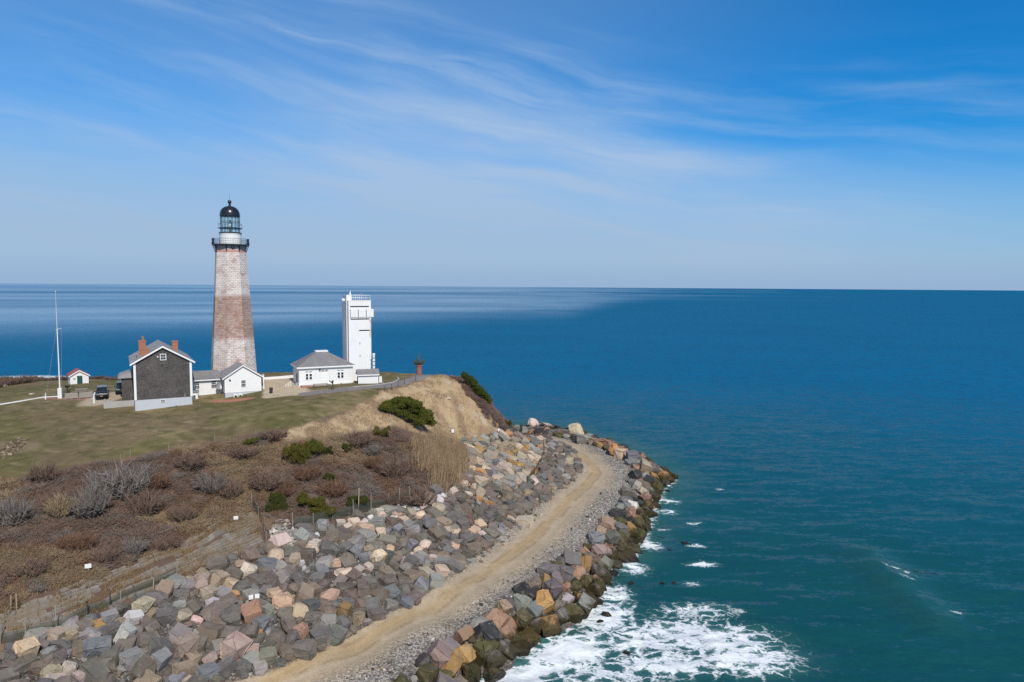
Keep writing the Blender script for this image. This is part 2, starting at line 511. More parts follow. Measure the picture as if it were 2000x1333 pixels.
def lantern_glass():
    m, t = material('lantern_glass')
    gl = t.n('ShaderNodeBsdfGlossy', {'Color': (0.9, 0.95, 0.95, 1), 'Roughness': 0.03}).outputs[0]
    tr = t.n('ShaderNodeBsdfTransparent', {'Color': (0.90, 0.97, 0.96, 1)}).outputs[0]
    fr = t.m('ADD', t.m('MULTIPLY', t.n('ShaderNodeLayerWeight', {'Blend': 0.25}).outputs[0], 0.5), 0.05, clamp=True)
    t.n('ShaderNodeOutputMaterial', {0: t.n('ShaderNodeMixShader', {0: fr, 1: tr, 2: gl}).outputs[0]})
    return m


MAT['lantern_glass'] = lantern_glass()


def rows(name, col_a, col_b, du, dv, grain=6.0, rough=0.85, gap=0.25, space='UV'):
    """shingles or clapboard: courses of height dv, pieces of width du, each with its own tone (uses local x/y and z)"""
    m, t = material(name)
    p = obj_pos(t)
    s = t.n('ShaderNodeSeparateXYZ', {0: p})
    u = t.m('ADD', s.outputs[0], t.m('MULTIPLY', s.outputs[1], 1.0))
    row = t.m('FLOOR', t.m('DIVIDE', s.outputs[2], dv))
    col = t.m('FLOOR', t.m('ADD', t.m('DIVIDE', u, du), t.m('MULTIPLY', row, 0.37)))
    wn = t.n('ShaderNodeTexWhiteNoise', {'Vector': t.xyz(row, col, 0.0)}, noise_dimensions='3D').outputs[0]
    big = t.noise(p, 0.5, 4)
    fine = t.noise(p, grain, 4, 0.65)
    q = t.m('ADD', t.m('MULTIPLY', wn, 0.45), t.m('ADD', t.m('MULTIPLY', t.m('SUBTRACT', big, 0.5), 1.0), t.m('MULTIPLY', fine, 0.55)), clamp=True)
    c = t.mix(q, col_a, col_b)
    fr = t.m('FRACT', t.m('DIVIDE', s.outputs[2], dv))
    h = t.m('ADD', t.m('MULTIPLY', t.m('SUBTRACT', 1.0, fr), 1.0), t.m('MULTIPLY', fine, 0.5))
    out(t, Base_Color=c, Roughness=rough, Normal=bump(t, h, 0.5, gap * dv))
    return m


MAT['shingle_dark'] = rows('dark_cedar_shingle', (0.020, 0.018, 0.018), (0.125, 0.112, 0.105), 0.16, 0.17)
MAT['roof_grey'] = rows('grey_roof_shingle', (0.17, 0.165, 0.17), (0.30, 0.295, 0.30), 0.3, 0.14)
MAT['roof_dark'] = rows('dark_roof_shingle', (0.13, 0.125, 0.13), (0.23, 0.225, 0.23), 0.3, 0.14)
MAT['clapboard'] = rows('white_clapboard', (0.68, 0.68, 0.675), (0.76, 0.76, 0.755), 40.0, 0.14, 1.0, 0.55, 0.3)


def tower_material():
    """sandstone courses; white paint above and below, brown-red paint between, worn off in patches and along the joints"""
    m, t = material('lighthouse_masonry')
    p = obj_pos(t)
    s = t.n('ShaderNodeSeparateXYZ', {0: p})
    ang = t.m('ARCTAN2', s.outputs[1], s.outputs[0])
    z = s.outputs[2]
    dv, du = 0.33, 0.75
    row = t.m('FLOOR', t.m('DIVIDE', z, dv))
    u = t.m('ADD', t.m('DIVIDE', t.m('MULTIPLY', ang, 3.4), du), t.m('MULTIPLY', row, 0.5))
    wn = t.n('ShaderNodeTexWhiteNoise', {'Vector': t.xyz(row, t.m('FLOOR', u), 0.0)}, noise_dimensions='3D').outputs[0]
    fz, fu = t.m('FRACT', t.m('DIVIDE', z, dv)), t.m('FRACT', u)
    joint = t.m('MAXIMUM', t.smooth(fz, 0.80, 0.97), t.smooth(fu, 0.90, 0.98))
    n1 = t.noise(p, 0.55, 6, 0.65)
    n2 = t.noise(t.n('ShaderNodeVectorMath', {0: p, 1: (1.2, 1.2, 4.0)}, operation='MULTIPLY').outputs[0], 1.3, 5, 0.7)
    zz = t.m('ADD', z, t.m('MULTIPLY', t.m('SUBTRACT', n2, 0.5), 1.4))
    zz = t.m('ADD', zz, t.m('MULTIPLY', t.m('SUBTRACT', n1, 0.5), 2.2))
    band = t.m('MULTIPLY', t.smooth(zz, 7.9, 9.3), t.smooth(zz, 17.1, 15.9))
    brown = t.mix(wn, (0.25, 0.145, 0.115), (0.36, 0.225, 0.185))
    brown = t.mix(t.m('MULTIPLY', t.smooth(t.m('ADD', n2, t.m('MULTIPLY', n1, 0.4)), 0.66, 0.84), 0.7), brown, (0.52, 0.44, 0.38))
    white = t.mix(wn, (0.62, 0.56, 0.525), (0.76, 0.72, 0.695))
    stone = t.mix(n2, (0.20, 0.115, 0.09), (0.40, 0.27, 0.215))
    wear = t.m('ADD', t.m('ADD', t.m('MULTIPLY', joint, 0.26), t.m('MULTIPLY', n2, 0.75)), t.m('ADD', t.m('MULTIPLY', n1, 0.55), t.m('ADD', t.m('MULTIPLY', wn, 0.15), t.m('MULTIPLY', t.smooth(z, 9.5, 1.0), 0.07))))
    wmask = t.smooth(wear, 0.645, 0.94)
    white = t.mix(t.m('MULTIPLY', wmask, 0.85), white, stone)
    brown = t.mix(t.m('MULTIPLY', joint, 0.5), brown, (0.47, 0.37, 0.32))
    c = t.mix(band, white, brown)
    c = t.mix(t.smooth(z, 25.15, 25.25), c, (0.30, 0.30, 0.31))
    c = t.mix(t.m('MULTIPLY', t.m('MULTIPLY', t.smooth(z, 24.55, 24.65), t.smooth(z, 25.2, 25.1)), 0.7), c, (0.40, 0.16, 0.12))
    h = t.m('ADD', t.m('MULTIPLY', joint, -1.0), t.m('MULTIPLY', n2, 0.5))
    out(t, Base_Color=c, Roughness=0.85, Normal=bump(t, h, 0.7, 0.05))
    return m


MAT['tower'] = tower_material()


def tower_white():
    m, t = material('stained_white_concrete')
    p = obj_pos(t)
    s = t.n('ShaderNodeSeparateXYZ', {0: p})
    n = t.noise(t.n('ShaderNodeVectorMath', {0: p, 1: (3.5, 3.5, 0.35)}, operation='MULTIPLY').outputs[0], 1.0, 5, 0.6)
    c = t.mix(t.m('MULTIPLY', t.smooth(n, 0.45, 0.75), 0.22), (0.75, 0.75, 0.74), (0.42, 0.39, 0.35))
    rz = t.m('MULTIPLY', t.smooth(s.outputs[0], 3.85, 4.15), t.m('MULTIPLY', t.smooth(s.outputs[2], 7.5, 9.0), t.smooth(s.outputs[2], 12.4, 11.8)))
    c = t.mix(t.m('MULTIPLY', rz, t.smooth(t.noise(t.n('ShaderNodeVectorMath', {0: p, 1: (6, 6, 1.1)}, operation='MULTIPLY').outputs[0], 1.0, 4), 0.42, 0.6)), c, (0.50, 0.24, 0.09))
    out(t, Base_Color=c, Roughness=0.6)
    return m


MAT['tower_white'] = tower_white()


def land_material():
    m, t = material('land_surface')
    p = geo_pos(t)
    col = t.n('ShaderNodeAttribute', attribute_name='Col').outputs['Color']
    st = t.n('ShaderNodeAttribute', attribute_name='stony').outputs['Fac']
    gr = t.n('ShaderNodeAttribute', attribute_name='grassy').outputs['Fac']
    n1 = t.noise(p, 0.9, 6, 0.65)
    n2 = t.noise(p, 5.0, 4, 0.7)
    v = t.n('ShaderNodeTexVoronoi', {'Vector': p, 'Scale': 5.5}, feature='F1')
    cellv = t.n('ShaderNodeSeparateColor', {0: v.outputs['Color']})
    tone = t.m('ADD', 0.62, t.m('MULTIPLY', t.m('ADD', n1, n2), 0.38))
    g = t.mix(1.0, col, t.n('ShaderNodeCombineColor', {0: tone, 1: tone, 2: tone}).outputs[0], 'MULTIPLY')
    stone_tone = t.m('ADD', 0.40, t.m('MULTIPLY', cellv.outputs[0], 1.05))
    stone = t.mix(1.0, col, t.n('ShaderNodeCombineColor', {0: stone_tone, 1: stone_tone, 2: stone_tone}).outputs[0], 'MULTIPLY')
    stone = t.mix(t.m('MULTIPLY', t.smooth(cellv.outputs[1], 0.85, 0.95), 0.5), stone, (0.55, 0.45, 0.36))
    stone = t.mix(t.m('MULTIPLY', t.smooth(v.outputs['Distance'], 0.42, 0.75), 0.6), stone, (0.05, 0.046, 0.042))
    c = t.mix(st, g, stone)
    h1 = t.m('MULTIPLY', t.m('SUBTRACT', 1.0, v.outputs['Distance']), st)
    h = t.m('ADD', h1, t.m('MULTIPLY', n2, t.m('ADD', 0.35, t.m('MULTIPLY', gr, 0.5))))
    out(t, Base_Color=c, Roughness=0.95, Specular_IOR_Level=0.2, Normal=bump(t, h, 0.8, 0.10))
    return m


MAT['land'] = land_material()


def plant(name, sat=1.0, rough=0.8, trans=0.15):
    m, t = material(name)
    col = t.n('ShaderNodeAttribute', attribute_name='Col').outputs['Color']
    oc = t.n('ShaderNodeObjectInfo').outputs['Color']
    c = t.mix(1.0, col, oc, 'MULTIPLY')
    d = t.n('ShaderNodeBsdfDiffuse', {0: c, 1: 0.5}).outputs[0]
    tr = t.n('ShaderNodeBsdfTranslucent', {0: c}).outputs[0]
    t.n('ShaderNodeOutputMaterial', {0: t.n('ShaderNodeMixShader', {0: trans, 1: d, 2: tr}).outputs[0]})
    return m


MAT['plant'] = plant('dry_stems')
MAT['leaf'] = plant('evergreen_leaf', trans=0.25)


def rock_material(name, own_colour, algae):
    m, t = material(name)
    p = geo_pos(t)
    if own_colour:
        base = t.n('ShaderNodeObjectInfo').outputs['Color']
    else:
        base = t.n('ShaderNodeAttribute', attribute_name='Col').outputs['Color']
    n1 = t.noise(p, 1.1, 5, 0.65)
    n2 = t.noise(p, 6.0, 5, 0.7)
    n3 = t.noise(t.n('ShaderNodeVectorMath', {0: p, 1: (1, 1, 3.2)}, operation='MULTIPLY').outputs[0], 1.7, 3, 0.6, 1.5)
    tone = t.m('ADD', 0.22, t.m('ADD', t.m('MULTIPLY', n1, 0.75), t.m('MULTIPLY', n2, 0.82)))
    c = t.mix(1.0, base, t.n('ShaderNodeCombineColor', {0: tone, 1: tone, 2: tone}).outputs[0], 'MULTIPLY')
    c = t.mix(t.m('MULTIPLY', t.smooth(n3, 0.56, 0.72), 0.38), c, t.mix(1.0, c, (1.25, 0.85, 0.5), 'MULTIPLY'))
    c = t.mix(t.m('MULTIPLY', t.smooth(n1, 0.50, 0.68), 0.45), c, (0.21, 0.185, 0.16))
    c = t.mix(t.m('MULTIPLY', t.smooth(n2, 0.62, 0.78), 0.3), c, (0.5, 0.46, 0.42))
    c = t.mix(t.m('MULTIPLY', t.smooth(n2, 0.40, 0.28), 0.5), c, (0.05, 0.045, 0.04))
    rough = 0.9
    if algae:
        z = t.n('ShaderNodeSeparateXYZ', {0: p}).outputs[2]
        zz = t.m('ADD', z, t.m('MULTIPLY', t.m('SUBTRACT', n1, 0.5), 2.4))
        al = t.smooth(zz, 2.15, 1.3)
        c = t.mix(t.m('MULTIPLY', al, 0.9), c, t.mix(n2, (0.012, 0.012, 0.004), (0.060, 0.046, 0.011)))
        wet = t.smooth(zz, 0.75, 0.15)
        c = t.mix(t.m('MULTIPLY', wet, 0.85), c, (0.014, 0.012, 0.009))
        rough = t.m('SUBTRACT', 0.9, t.m('MULTIPLY', t.m('MAXIMUM', wet, t.m('MULTIPLY', al, 0.4)), 0.55))
    h = t.m('ADD', t.m('MULTIPLY', n1, 1.0), t.m('MULTIPLY', n2, 0.45))
    out(t, Base_Color=c, Roughness=rough, Specular_IOR_Level=0.3, Normal=bump(t, h, 0.75, 0.16))
    return m


MAT['rock'] = rock_material('revetment_rock', True, False)
MAT['shore_rock'] = rock_material('shore_rock', True, True)
MAT['rock_bits'] = rock_material('loose_stone', False, False)


def block_wall_material():
    m, t = material('terrace_blocks')
    uv = t.n('ShaderNodeAttribute', attribute_name='Col').outputs['Color']     # r: metres along, g: metres up
    s = t.n('ShaderNodeSeparateColor', {0: uv})
    p = geo_pos(t)
    col = t.m('FLOOR', t.m('DIVIDE', s.outputs[0], 0.9))
    wn = t.n('ShaderNodeTexWhiteNoise', {'Vector': t.xyz(col, t.m('FLOOR', t.m('MULTIPLY', s.outputs[2], 20.0)), 0.0)}, noise_dimensions='3D').outputs[0]
    fr = t.m('FRACT', t.m('DIVIDE', s.outputs[0], 0.9))
    n = t.noise(p, 3.0, 5, 0.7)
    c = t.mix(t.m('ADD', t.m('MULTIPLY', wn, 0.5), t.m('MULTIPLY', n, 0.5)), (0.17, 0.145, 0.12), (0.36, 0.315, 0.27))
    c = t.mix(t.smooth(fr, 0.93, 0.97), c, (0.03, 0.027, 0.024))
    c = t.mix(t.m('MULTIPLY', t.smooth(t.noise(p, 0.8, 4), 0.42, 0.60), 0.8), c, (0.23, 0.175, 0.115))
    out(t, Base_Color=c, Roughness=0.95, Normal=bump(t, n, 0.7, 0.06))
    return m


MAT['blocks'] = block_wall_material()


def mesh_fence_material():
    m, t = material('green_mesh_fabric')
    p = geo_pos(t)
    n = t.noise(p, 2.0, 4)
    d = t.n('ShaderNodeBsdfDiffuse', {0: t.mix(n, (0.035, 0.05, 0.038), (0.10, 0.125, 0.095))}).outputs[0]
    tr = t.n('ShaderNodeBsdfTransparent').outputs[0]
    a = t.m('ADD', 0.34, t.m('MULTIPLY', n, 0.3))
    t.n('ShaderNodeOutputMaterial', {0: t.n('ShaderNodeMixShader', {0: a, 1: tr, 2: d}).outputs[0]})
    return m


MAT['mesh'] = mesh_fence_material()


def sea_material():
    m, t = material('sea_water')
    p = geo_pos(t)
    A = lambda k: t.n('ShaderNodeAttribute', attribute_name=k).outputs['Fac']
    calm, foam, shoal, far = A('calm'), A('foam'), A('shoal'), A('far')
    # wind ripples: random slopes at three sizes, crests lying roughly across the view
    V = lambda sx, sy: t.n('ShaderNodeVectorMath', {0: p, 1: (sx, sy, 1)}, operation='MULTIPLY').outputs[0]
    slope = None
    for sx, sy, k, amp in ((0.20, 0.62, 1, 0.44), (0.7, 1.9, 2, 0.36), (2.0, 5.0, 3, 0.42)):
        nz = t.n('ShaderNodeTexNoise', {'Vector': V(sx, sy), 'Scale': 1.0, 'Detail': 3, 'Roughness': 0.6, 'Distortion': 0.6}).outputs[1]
        v = t.n('ShaderNodeVectorMath', {0: nz, 1: (0.5, 0.5, 0.5)}, operation='SUBTRACT').outputs[0]
        v = t.n('ShaderNodeVectorMath', {0: v, 1: (amp * 0.6, amp * 1.25, 0)}, operation='MULTIPLY').outputs[0]
        slope = v if slope is None else t.n('ShaderNodeVectorMath', {0: slope, 1: v}, operation='ADD').outputs[0]
    gust = t.noise(V(0.012, 0.02), 1.0, 4, 0.6)
    amp = t.m('MULTIPLY', t.m('SUBTRACT', 1.0, t.m('MULTIPLY', calm, 0.72)), t.m('MULTIPLY', t.m('ADD', 0.75, t.m('MULTIPLY', gust, 0.5)), t.m('ADD', 1.0, t.m('MULTIPLY', far, 0.9))))
    slope = t.n('ShaderNodeVectorMath', {0: slope, 'Scale': amp}, operation='SCALE').outputs[0]
    N = t.n('ShaderNodeNewGeometry').outputs['Normal']
    nrm = t.n('ShaderNodeVectorMath', {0: t.n('ShaderNodeVectorMath', {0: N, 1: slope}, operation='ADD').outputs[0]}, operation='NORMALIZE').outputs[0]
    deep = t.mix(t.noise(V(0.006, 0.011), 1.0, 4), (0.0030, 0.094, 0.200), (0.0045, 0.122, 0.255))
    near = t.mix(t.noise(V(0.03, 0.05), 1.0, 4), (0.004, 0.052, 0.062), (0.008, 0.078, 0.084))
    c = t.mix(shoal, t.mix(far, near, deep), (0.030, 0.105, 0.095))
    # foam: a lace of worn bubbles round ragged holes, solid where it is thick
    wp = t.n('ShaderNodeVectorMath', {0: p, 1: t.n('ShaderNodeVectorMath', {0: t.n('ShaderNodeVectorMath', {0: t.noise(p, 0.5, 4, 0.6, 0, 1), 1: (.5, .5, .5)}, operation='SUBTRACT').outputs[0], 'Scale': 2.6}, operation='SCALE').outputs[0]}, operation='ADD').outputs[0]
    wq = t.n('ShaderNodeVectorMath', {0: wp, 1: (0.62, 1.0, 0)}, operation='MULTIPLY').outputs[0]
    e1 = t.n('ShaderNodeTexVoronoi', {'Vector': wq, 'Scale': 0.72}, feature='DISTANCE_TO_EDGE').outputs['Distance']
    e2 = t.n('ShaderNodeTexVoronoi', {'Vector': wq, 'Scale': 2.5}, feature='DISTANCE_TO_EDGE').outputs['Distance']
    fn = t.noise(wp, 0.9, 7, 0.7)
    fn2 = t.noise(wq, 3.4, 5, 0.7)
    lace = t.m('ADD', t.m('MULTIPLY', t.smooth(e1, 0.34, 0.0), 0.62), t.m('MULTIPLY', t.smooth(e2, 0.32, 0.0), 0.36))
    dens = t.m('ADD', t.m('ADD', lace, t.m('MULTIPLY', fn2, 0.35)), t.m('ADD', t.m('MULTIPLY', fn, 0.75), t.m('SUBTRACT', t.m('MULTIPLY', foam, 1.36), 1.76)))
    fm = t.m('MULTIPLY', t.smooth(dens, -0.10, 0.46), t.smooth(foam, 0.02, 0.15))
    milky = t.m('MULTIPLY', t.smooth(foam, 0.05, 0.8), 0.55)
    c = t.mix(milky, c, (0.085, 0.20, 0.19))
    c = t.mix(fm, c, t.mix(fn2, (0.60, 0.64, 0.66), (0.84, 0.86, 0.87)))
    rough = t.m('ADD', 0.10, t.m('MULTIPLY', far, 0.06))
    # wind-roughened water shows mostly facets turned to the viewer, so it mirrors far less than a slick does
    k = t.m('ADD', t.m('MULTIPLY', t.m('SUBTRACT', 0.50, t.m('MULTIPLY', far, 0.43)), t.m('SUBTRACT', 1.0, calm)), t.m('MULTIPLY', calm, 0.88))
    fr = t.n('ShaderNodeFresnel', {'IOR': 1.333, 'Normal': nrm}).outputs[0]
    fr = t.m('MULTIPLY', t.m('MULTIPLY', fr, k), t.m('SUBTRACT', 1.0, t.m('MULTIPLY', fm, 0.95)), clamp=True)
    nd = t.n('ShaderNodeVectorMath', {0: t.n('ShaderNodeVectorMath', {0: N, 1: t.n('ShaderNodeVectorMath', {0: slope, 'Scale': 1.7}, operation='SCALE').outputs[0]}, operation='ADD').outputs[0]}, operation='NORMALIZE').outputs[0]
    df = t.n('ShaderNodeBsdfDiffuse', {'Color': c, 'Normal': nd}).outputs[0]
    gl = t.n('ShaderNodeBsdfGlossy', {'Color': (1, 1, 1, 1), 'Roughness': rough, 'Normal': nrm}).outputs[0]
    t.n('ShaderNodeOutputMaterial', {0: t.n('ShaderNodeMixShader', {0: fr, 1: df, 2: gl}).outputs[0]})
    return m


MAT['sea'] = sea_material()

# ------------------------------------------------------------------ land sheet
xs = np.concatenate([np.arange(-240, -100, 3.0), np.arange(-100, 38, 0.38), np.arange(38, 61, 2.0)])
ys = np.concatenate([np.arange(21, 46, 1.5), np.arange(46, 150, 0.38), np.arange(150, 180, 1.0), np.arange(180, 321, 3.0)])
LX, LY = np.meshgrid(xs, ys)
LZ = Hs(LX, LY)
nx_, ny_ = len(xs), len(ys)


def zone_w(B, lo=0.35, hi=0.65, amp=0.5, sc_=2.0, seed=1):
    return sstep(gsample(B, LX, LY) + (fbm(LX / sc_, LY / sc_, seed, 4) - 0.5) * amp, lo, hi)


def lerp3(a, b, k):
    return np.asarray(a)[..., :] * (1 - k[..., None]) + np.asarray(b) * k[..., None]


f1, f2, f3 = fbm(LX / 9, LY / 9, 11), fbm(LX / 3, LY / 3, 12), fbm(LX / 0.9, LY / 0.9, 13, 3)
one = np.ones(LX.shape + (1,))
scrub = lerp3(one * (0.125, 0.082, 0.062), (0.20, 0.14, 0.09), sstep(f1 * 0.6 + f2 * 0.5, 0.52, 0.75))
scrub = lerp3(scrub, (0.17, 0.085, 0.05), sstep(f2 * 0.7 + f3 * 0.3, 0.58, 0.75) * 0.7)
lawn = lerp3(one * (0.185, 0.155, 0.066), (0.26, 0.205, 0.105), sstep(f1, 0.42, 0.62))
lawn = lerp3(lawn, (0.135, 0.128, 0.045), sstep(f2 * 0.6 + fbm(LX / 14, LY / 14, 31) * 0.5, 0.50, 0.70) * 0.8)
lawn = lerp3(lawn, (0.22, 0.15, 0.095), sstep(fbm(LX / 8, LY / 8, 33), 0.47, 0.66) * 0.5)
lawn = lerp3(lawn, (0.105, 0.095, 0.035), sstep(fbm(LX / 1.7, LY / 1.2, 34, 3), 0.52, 0.72) * 0.6)
lawn = lerp3(lawn, (0.34, 0.27, 0.15), sstep(fbm(LX / 1.5 + LY, LY / 0.9, 35, 3), 0.66, 0.80) * 0.6)
lawn *= (0.50 + 0.50 * f3)[..., None]
bluff = lerp3(one * (0.33, 0.237, 0.138), (0.45, 0.335, 0.205), f2)
bluff = lerp3(bluff, (0.24, 0.16, 0.105), sstep(fbm((LX + .5 * LY) / 2, (LY - .5 * LX) / 5, 36, 4), 0.48, 0.66) * 0.8)
bluff = lerp3(bluff, (0.40, 0.33, 0.25), sstep(fbm(LX / 2.5, LY / 1.6, 37, 4), 0.62, 0.74) * 0.8)
rockc = one * (0.11, 0.10, 0.09)
grav = lerp3(one * (0.26, 0.235, 0.205), (0.41, 0.37, 0.32), f2)
Dr, Sr = pdist(LX, LY, P_road)
wob = (f2 - 0.5) * 1.4 + (fbm(LX / 1.2, LY / 1.2, 41, 3) - 0.5) * 0.6
pale = lerp3(one * (0.36, 0.29, 0.205), (0.46, 0.375, 0.275), f3)
ochre = lerp3(one * (0.36, 0.25, 0.13), (0.44, 0.32, 0.18), f3)
grav = lerp3(grav, pale, sstep(Dr + wob * 1.5, 4.6, 2.4))
tracks = np.maximum(np.exp(-((Sr + 0.65 + wob * 0.5) / 1.05) ** 2) * (0.55 + 0.6 * f2), 0.3 * np.exp(-((Sr - 1.5 + wob * 0.4) / 0.6) ** 2))
grav = lerp3(grav, ochre, np.clip(tracks * 1.1, 0, 1) * (Dr < 5))
ruts = np.maximum(np.exp(-((Sr + 1.35 + wob * 0.25) / 0.22) ** 2), np.exp(-((Sr - 0.30 + wob * 0.25) / 0.22) ** 2)) * sstep(fbm(LX / 2.2, LY / 2.2, 43, 3), 0.38, 0.58)
grav = lerp3(grav, (0.24, 0.165, 0.095), np.clip(ruts * 0.75, 0, 1) * (Dr < 5))
dark_bank = sstep(gsample(blur(M_shore, 4, 2), LX, LY) + (f2 - 0.5) * 0.5, 0.12, 0.5)
grav = lerp3(grav, (0.13, 0.125, 0.12), dark_bank * 0.85)
plaza = lerp3(one * (0.42, 0.33, 0.23), (0.50, 0.41, 0.30), f2)
path = lerp3(one * (0.17, 0.155, 0.15), (0.23, 0.21, 0.20), f2)
wl_, wb_, wr_, wg_, wp_ = zone_w(B_lawn, seed=2, amp=0.35), zone_w(B_bluff, seed=3), zone_w(np.maximum(B_rev, B_shore), amp=0.3), zone_w(B_grav, amp=0.35), zone_w(B_plaza, amp=0.1)
wpath = sstep(gsample(D_path, LX, LY), 1.75, 1.45)
col = lerp3(scrub, bluff, wb_)
col = lerp3(col, lawn, wl_)
col = lerp3(col, rockc, wr_)
col = lerp3(col, grav, wg_)
col = lerp3(col, plaza, wp_)
col = lerp3(col, path, wpath)
# a brick apron at the flagpole, the bare patch in the lawn, the parking pad
for (px, py), (rx, ry), cc in (((130, 777), (5.2, 1.6), (0.27, 0.15, 0.11)), ((208, 778), (2.6, 6.5), (0.40, 0.32, 0.24)), ((455, 783), (4.0, 1.2), (0.36, 0.16, 0.11)), ((12, 876), (4.2, 3.0), (0.20, 0.15, 0.09))):
    q = hit(px, py)
    e = ((LX - q[0]) / rx) ** 2 + ((LY - q[1]) / ry) ** 2 + (f3 - 0.5) * 0.5
    col = lerp3(col, cc, sstep(e, 1.25, 0.75))
stony = np.clip(wg_ * np.maximum(0.16, sstep(np.abs(Sr + 0.3), 0.6, 4.2)) + wr_ * 0.9, 0, 1)
grassy = np.clip(wl_ + wb_, 0, 1)
cent = lambda a: (a[:-1, :-1] + a[1:, :-1] + a[:-1, 1:] + a[1:, 1:]) / 4
idx = np.arange(nx_ * ny_).reshape(ny_, nx_)
quads = np.stack([idx[:-1, :-1], idx[:-1, 1:], idx[1:, 1:], idx[1:, :-1]], -1)
zone = np.zeros(quads.shape[:2], int)
for k, wz in ((1, wl_), (2, wg_), (4, wp_), (5, wpath)):
    zone[cent(wz) > 0.5] = k
zone[(cent(Dr + wob) < 2.9) & (zone == 2)] = 3
P3 = np.stack([LX, LY, LZ], -1).reshape(-1, 3)
cf, sf, gf = col.reshape(-1, 3), stony.ravel(), grassy.ravel()
for k, nm in enumerate(('hill', 'lawn', 'gravel_bank', 'dirt_road', 'sandy_yard', 'asphalt_path')):
    q = quads[zone == k]
    used, inv = np.unique(q.ravel(), return_inverse=True)
    o = mesh_np(nm, P3[used], inv.reshape(-1, 4), MAT['land'], smooth=True, cols=cf[used], attrs={'stony': sf[used], 'grassy': gf[used]})
    tag(o, kind='structure')

# ------------------------------------------------------------------ the sea: one sheet out to the horizon
nr, na = 560, 380
rr = CAMZ / np.concatenate([np.linspace(0.95, 0.0042, nr), [0.0030, 0.0020, 0.0013, 0.0009, 0.0006]])
aa = np.radians(np.linspace(-62, 62, na))
SR, SA = np.meshgrid(rr, aa, indexing='ij')
SX, SY = SR * np.sin(SA), SR * np.cos(SA)
fade = sstep(SR, 500, 120)
SZ = np.zeros(SX.shape)
wr = np.random.default_rng(5)
for k in range(22):
    L = 1.6 * 1.13 ** k
    th = R(100) + wr.normal(0, 0.42)
    SZ += 0.0055 * L ** 0.62 * np.sin(2 * math.pi / L * (SX * math.cos(th) + SY * math.sin(th)) + wr.uniform(0, 6.28) + 1.6 * fbm(SX / 25, SY / 25, 60 + k, 2)) * sstep(SR, L * 130, L * 60)
SZ *= fade
Wd, Ws = pdist(SX, SY, P_wl)
depth = -gsample(HG, SX, SY)
inside = (SX > GX0) & (SX < 60) & (SY > GY0) & (SY < 320)
depth = np.where(inside, depth, 9.0)
# a low green swell rising towards the rocks
sw0, sw1 = at(1690, 1085, 0)[:2], at(1815, 1205, 0)[:2]
sdv, _ = pdist(SX, SY, [tuple(sw0), tuple(sw1)])
SZ += 0.75 * np.exp(-(sdv / 3.2) ** 2) * fade


def blob(px, py, rx, ry, ang=0.0):
    """soft patch on the water in metres, centred where the photograph shows it"""
    q = at(px, py, 0)
    c, s_ = math.cos(ang), math.sin(ang)
    dx, dy = SX - q[0], SY - q[1]
    return np.exp(-(((dx * c + dy * s_) / rx) ** 2 + ((-dx * s_ + dy * c) / ry) ** 2))


foam = np.zeros(SX.shape)
for b in ((1010, 1325, 5.0, 2.6, 0.5, 1.15), (1110, 1275, 6.5, 3.2, 0.7, 1.1), (1180, 1205, 4.6, 3.2, 0.9, 1.0), (1195, 1160, 2.8, 3.0, 0.5, .75), (1260, 1250, 7.0, 5.0, 0.2, .72), (1330, 1235, 7, 3.8, 0, .80), (1400, 1250, 7, 4.0, 0, .86), (1450, 1285, 6, 3.6, 0, .86),
          (1300, 1300, 8, 2.6, 0, .72), (1180, 1320, 9, 3.0, 0, .62), (1510, 1280, 4.5, 4, 0, .42), (1360, 1195, 6, 2.4, 0, .55), (1265, 1065, 2.0, 2.6, 0.4, .75), (1230, 1108, 2.2, 3, 0.6, .7), (1295, 1035, 1.2, 1.2, 0, .5),
          (1310, 980, 1.6, 1.5, 0, .8), (1312, 945, 1.2, 1, 0, .5), (1305, 1000, 2.0, 1.6, 0, .65), (1372, 1102, 2.2, .9, 0, .85), (1360, 1068, 1.6, .9, 0, .6), (1355, 1022, 1.6, .7, 0, .62), (1405, 957, 1.3, .6, 0, .55), (1352, 1140, 2.0, 1.2, 0, .42),
          (1755, 1120, .8, 2.2, 0.7, .62), (1770, 1135, .6, .9, .7, .6), (1868, 1200, 1.0, .5, 0, .5), (75, 738, 22, 6, 0, .9), (40, 741, 14, 5, 0, .7)):
    foam = np.maximum(foam, b[5] * blob(*b[:5]))
edge = np.exp(-np.clip(Wd, 0, 40) / 0.8) * (0.35 + 0.5 * fbm(SX / 2.5, SY / 2.5, 71, 3))
foam = np.clip(np.maximum(foam, edge * (Wd < 6)), 0, 1.2)
SZ += 0.55 * (fbm(SX / 2.2, SY / 1.5, 72, 4) - 0.42) * np.clip(foam, 0, 1)
shoal = np.clip(sstep(depth, 3.6, 0.2) * 0.75 * (Wd < 14) + 0.55 * blob(1490, 1275, 5, 4) + 0.2 * np.exp(-(sdv / 4.5) ** 2), 0, 1)
pe = (SR / 1000.0)
ang_deg = np.degrees(SA)
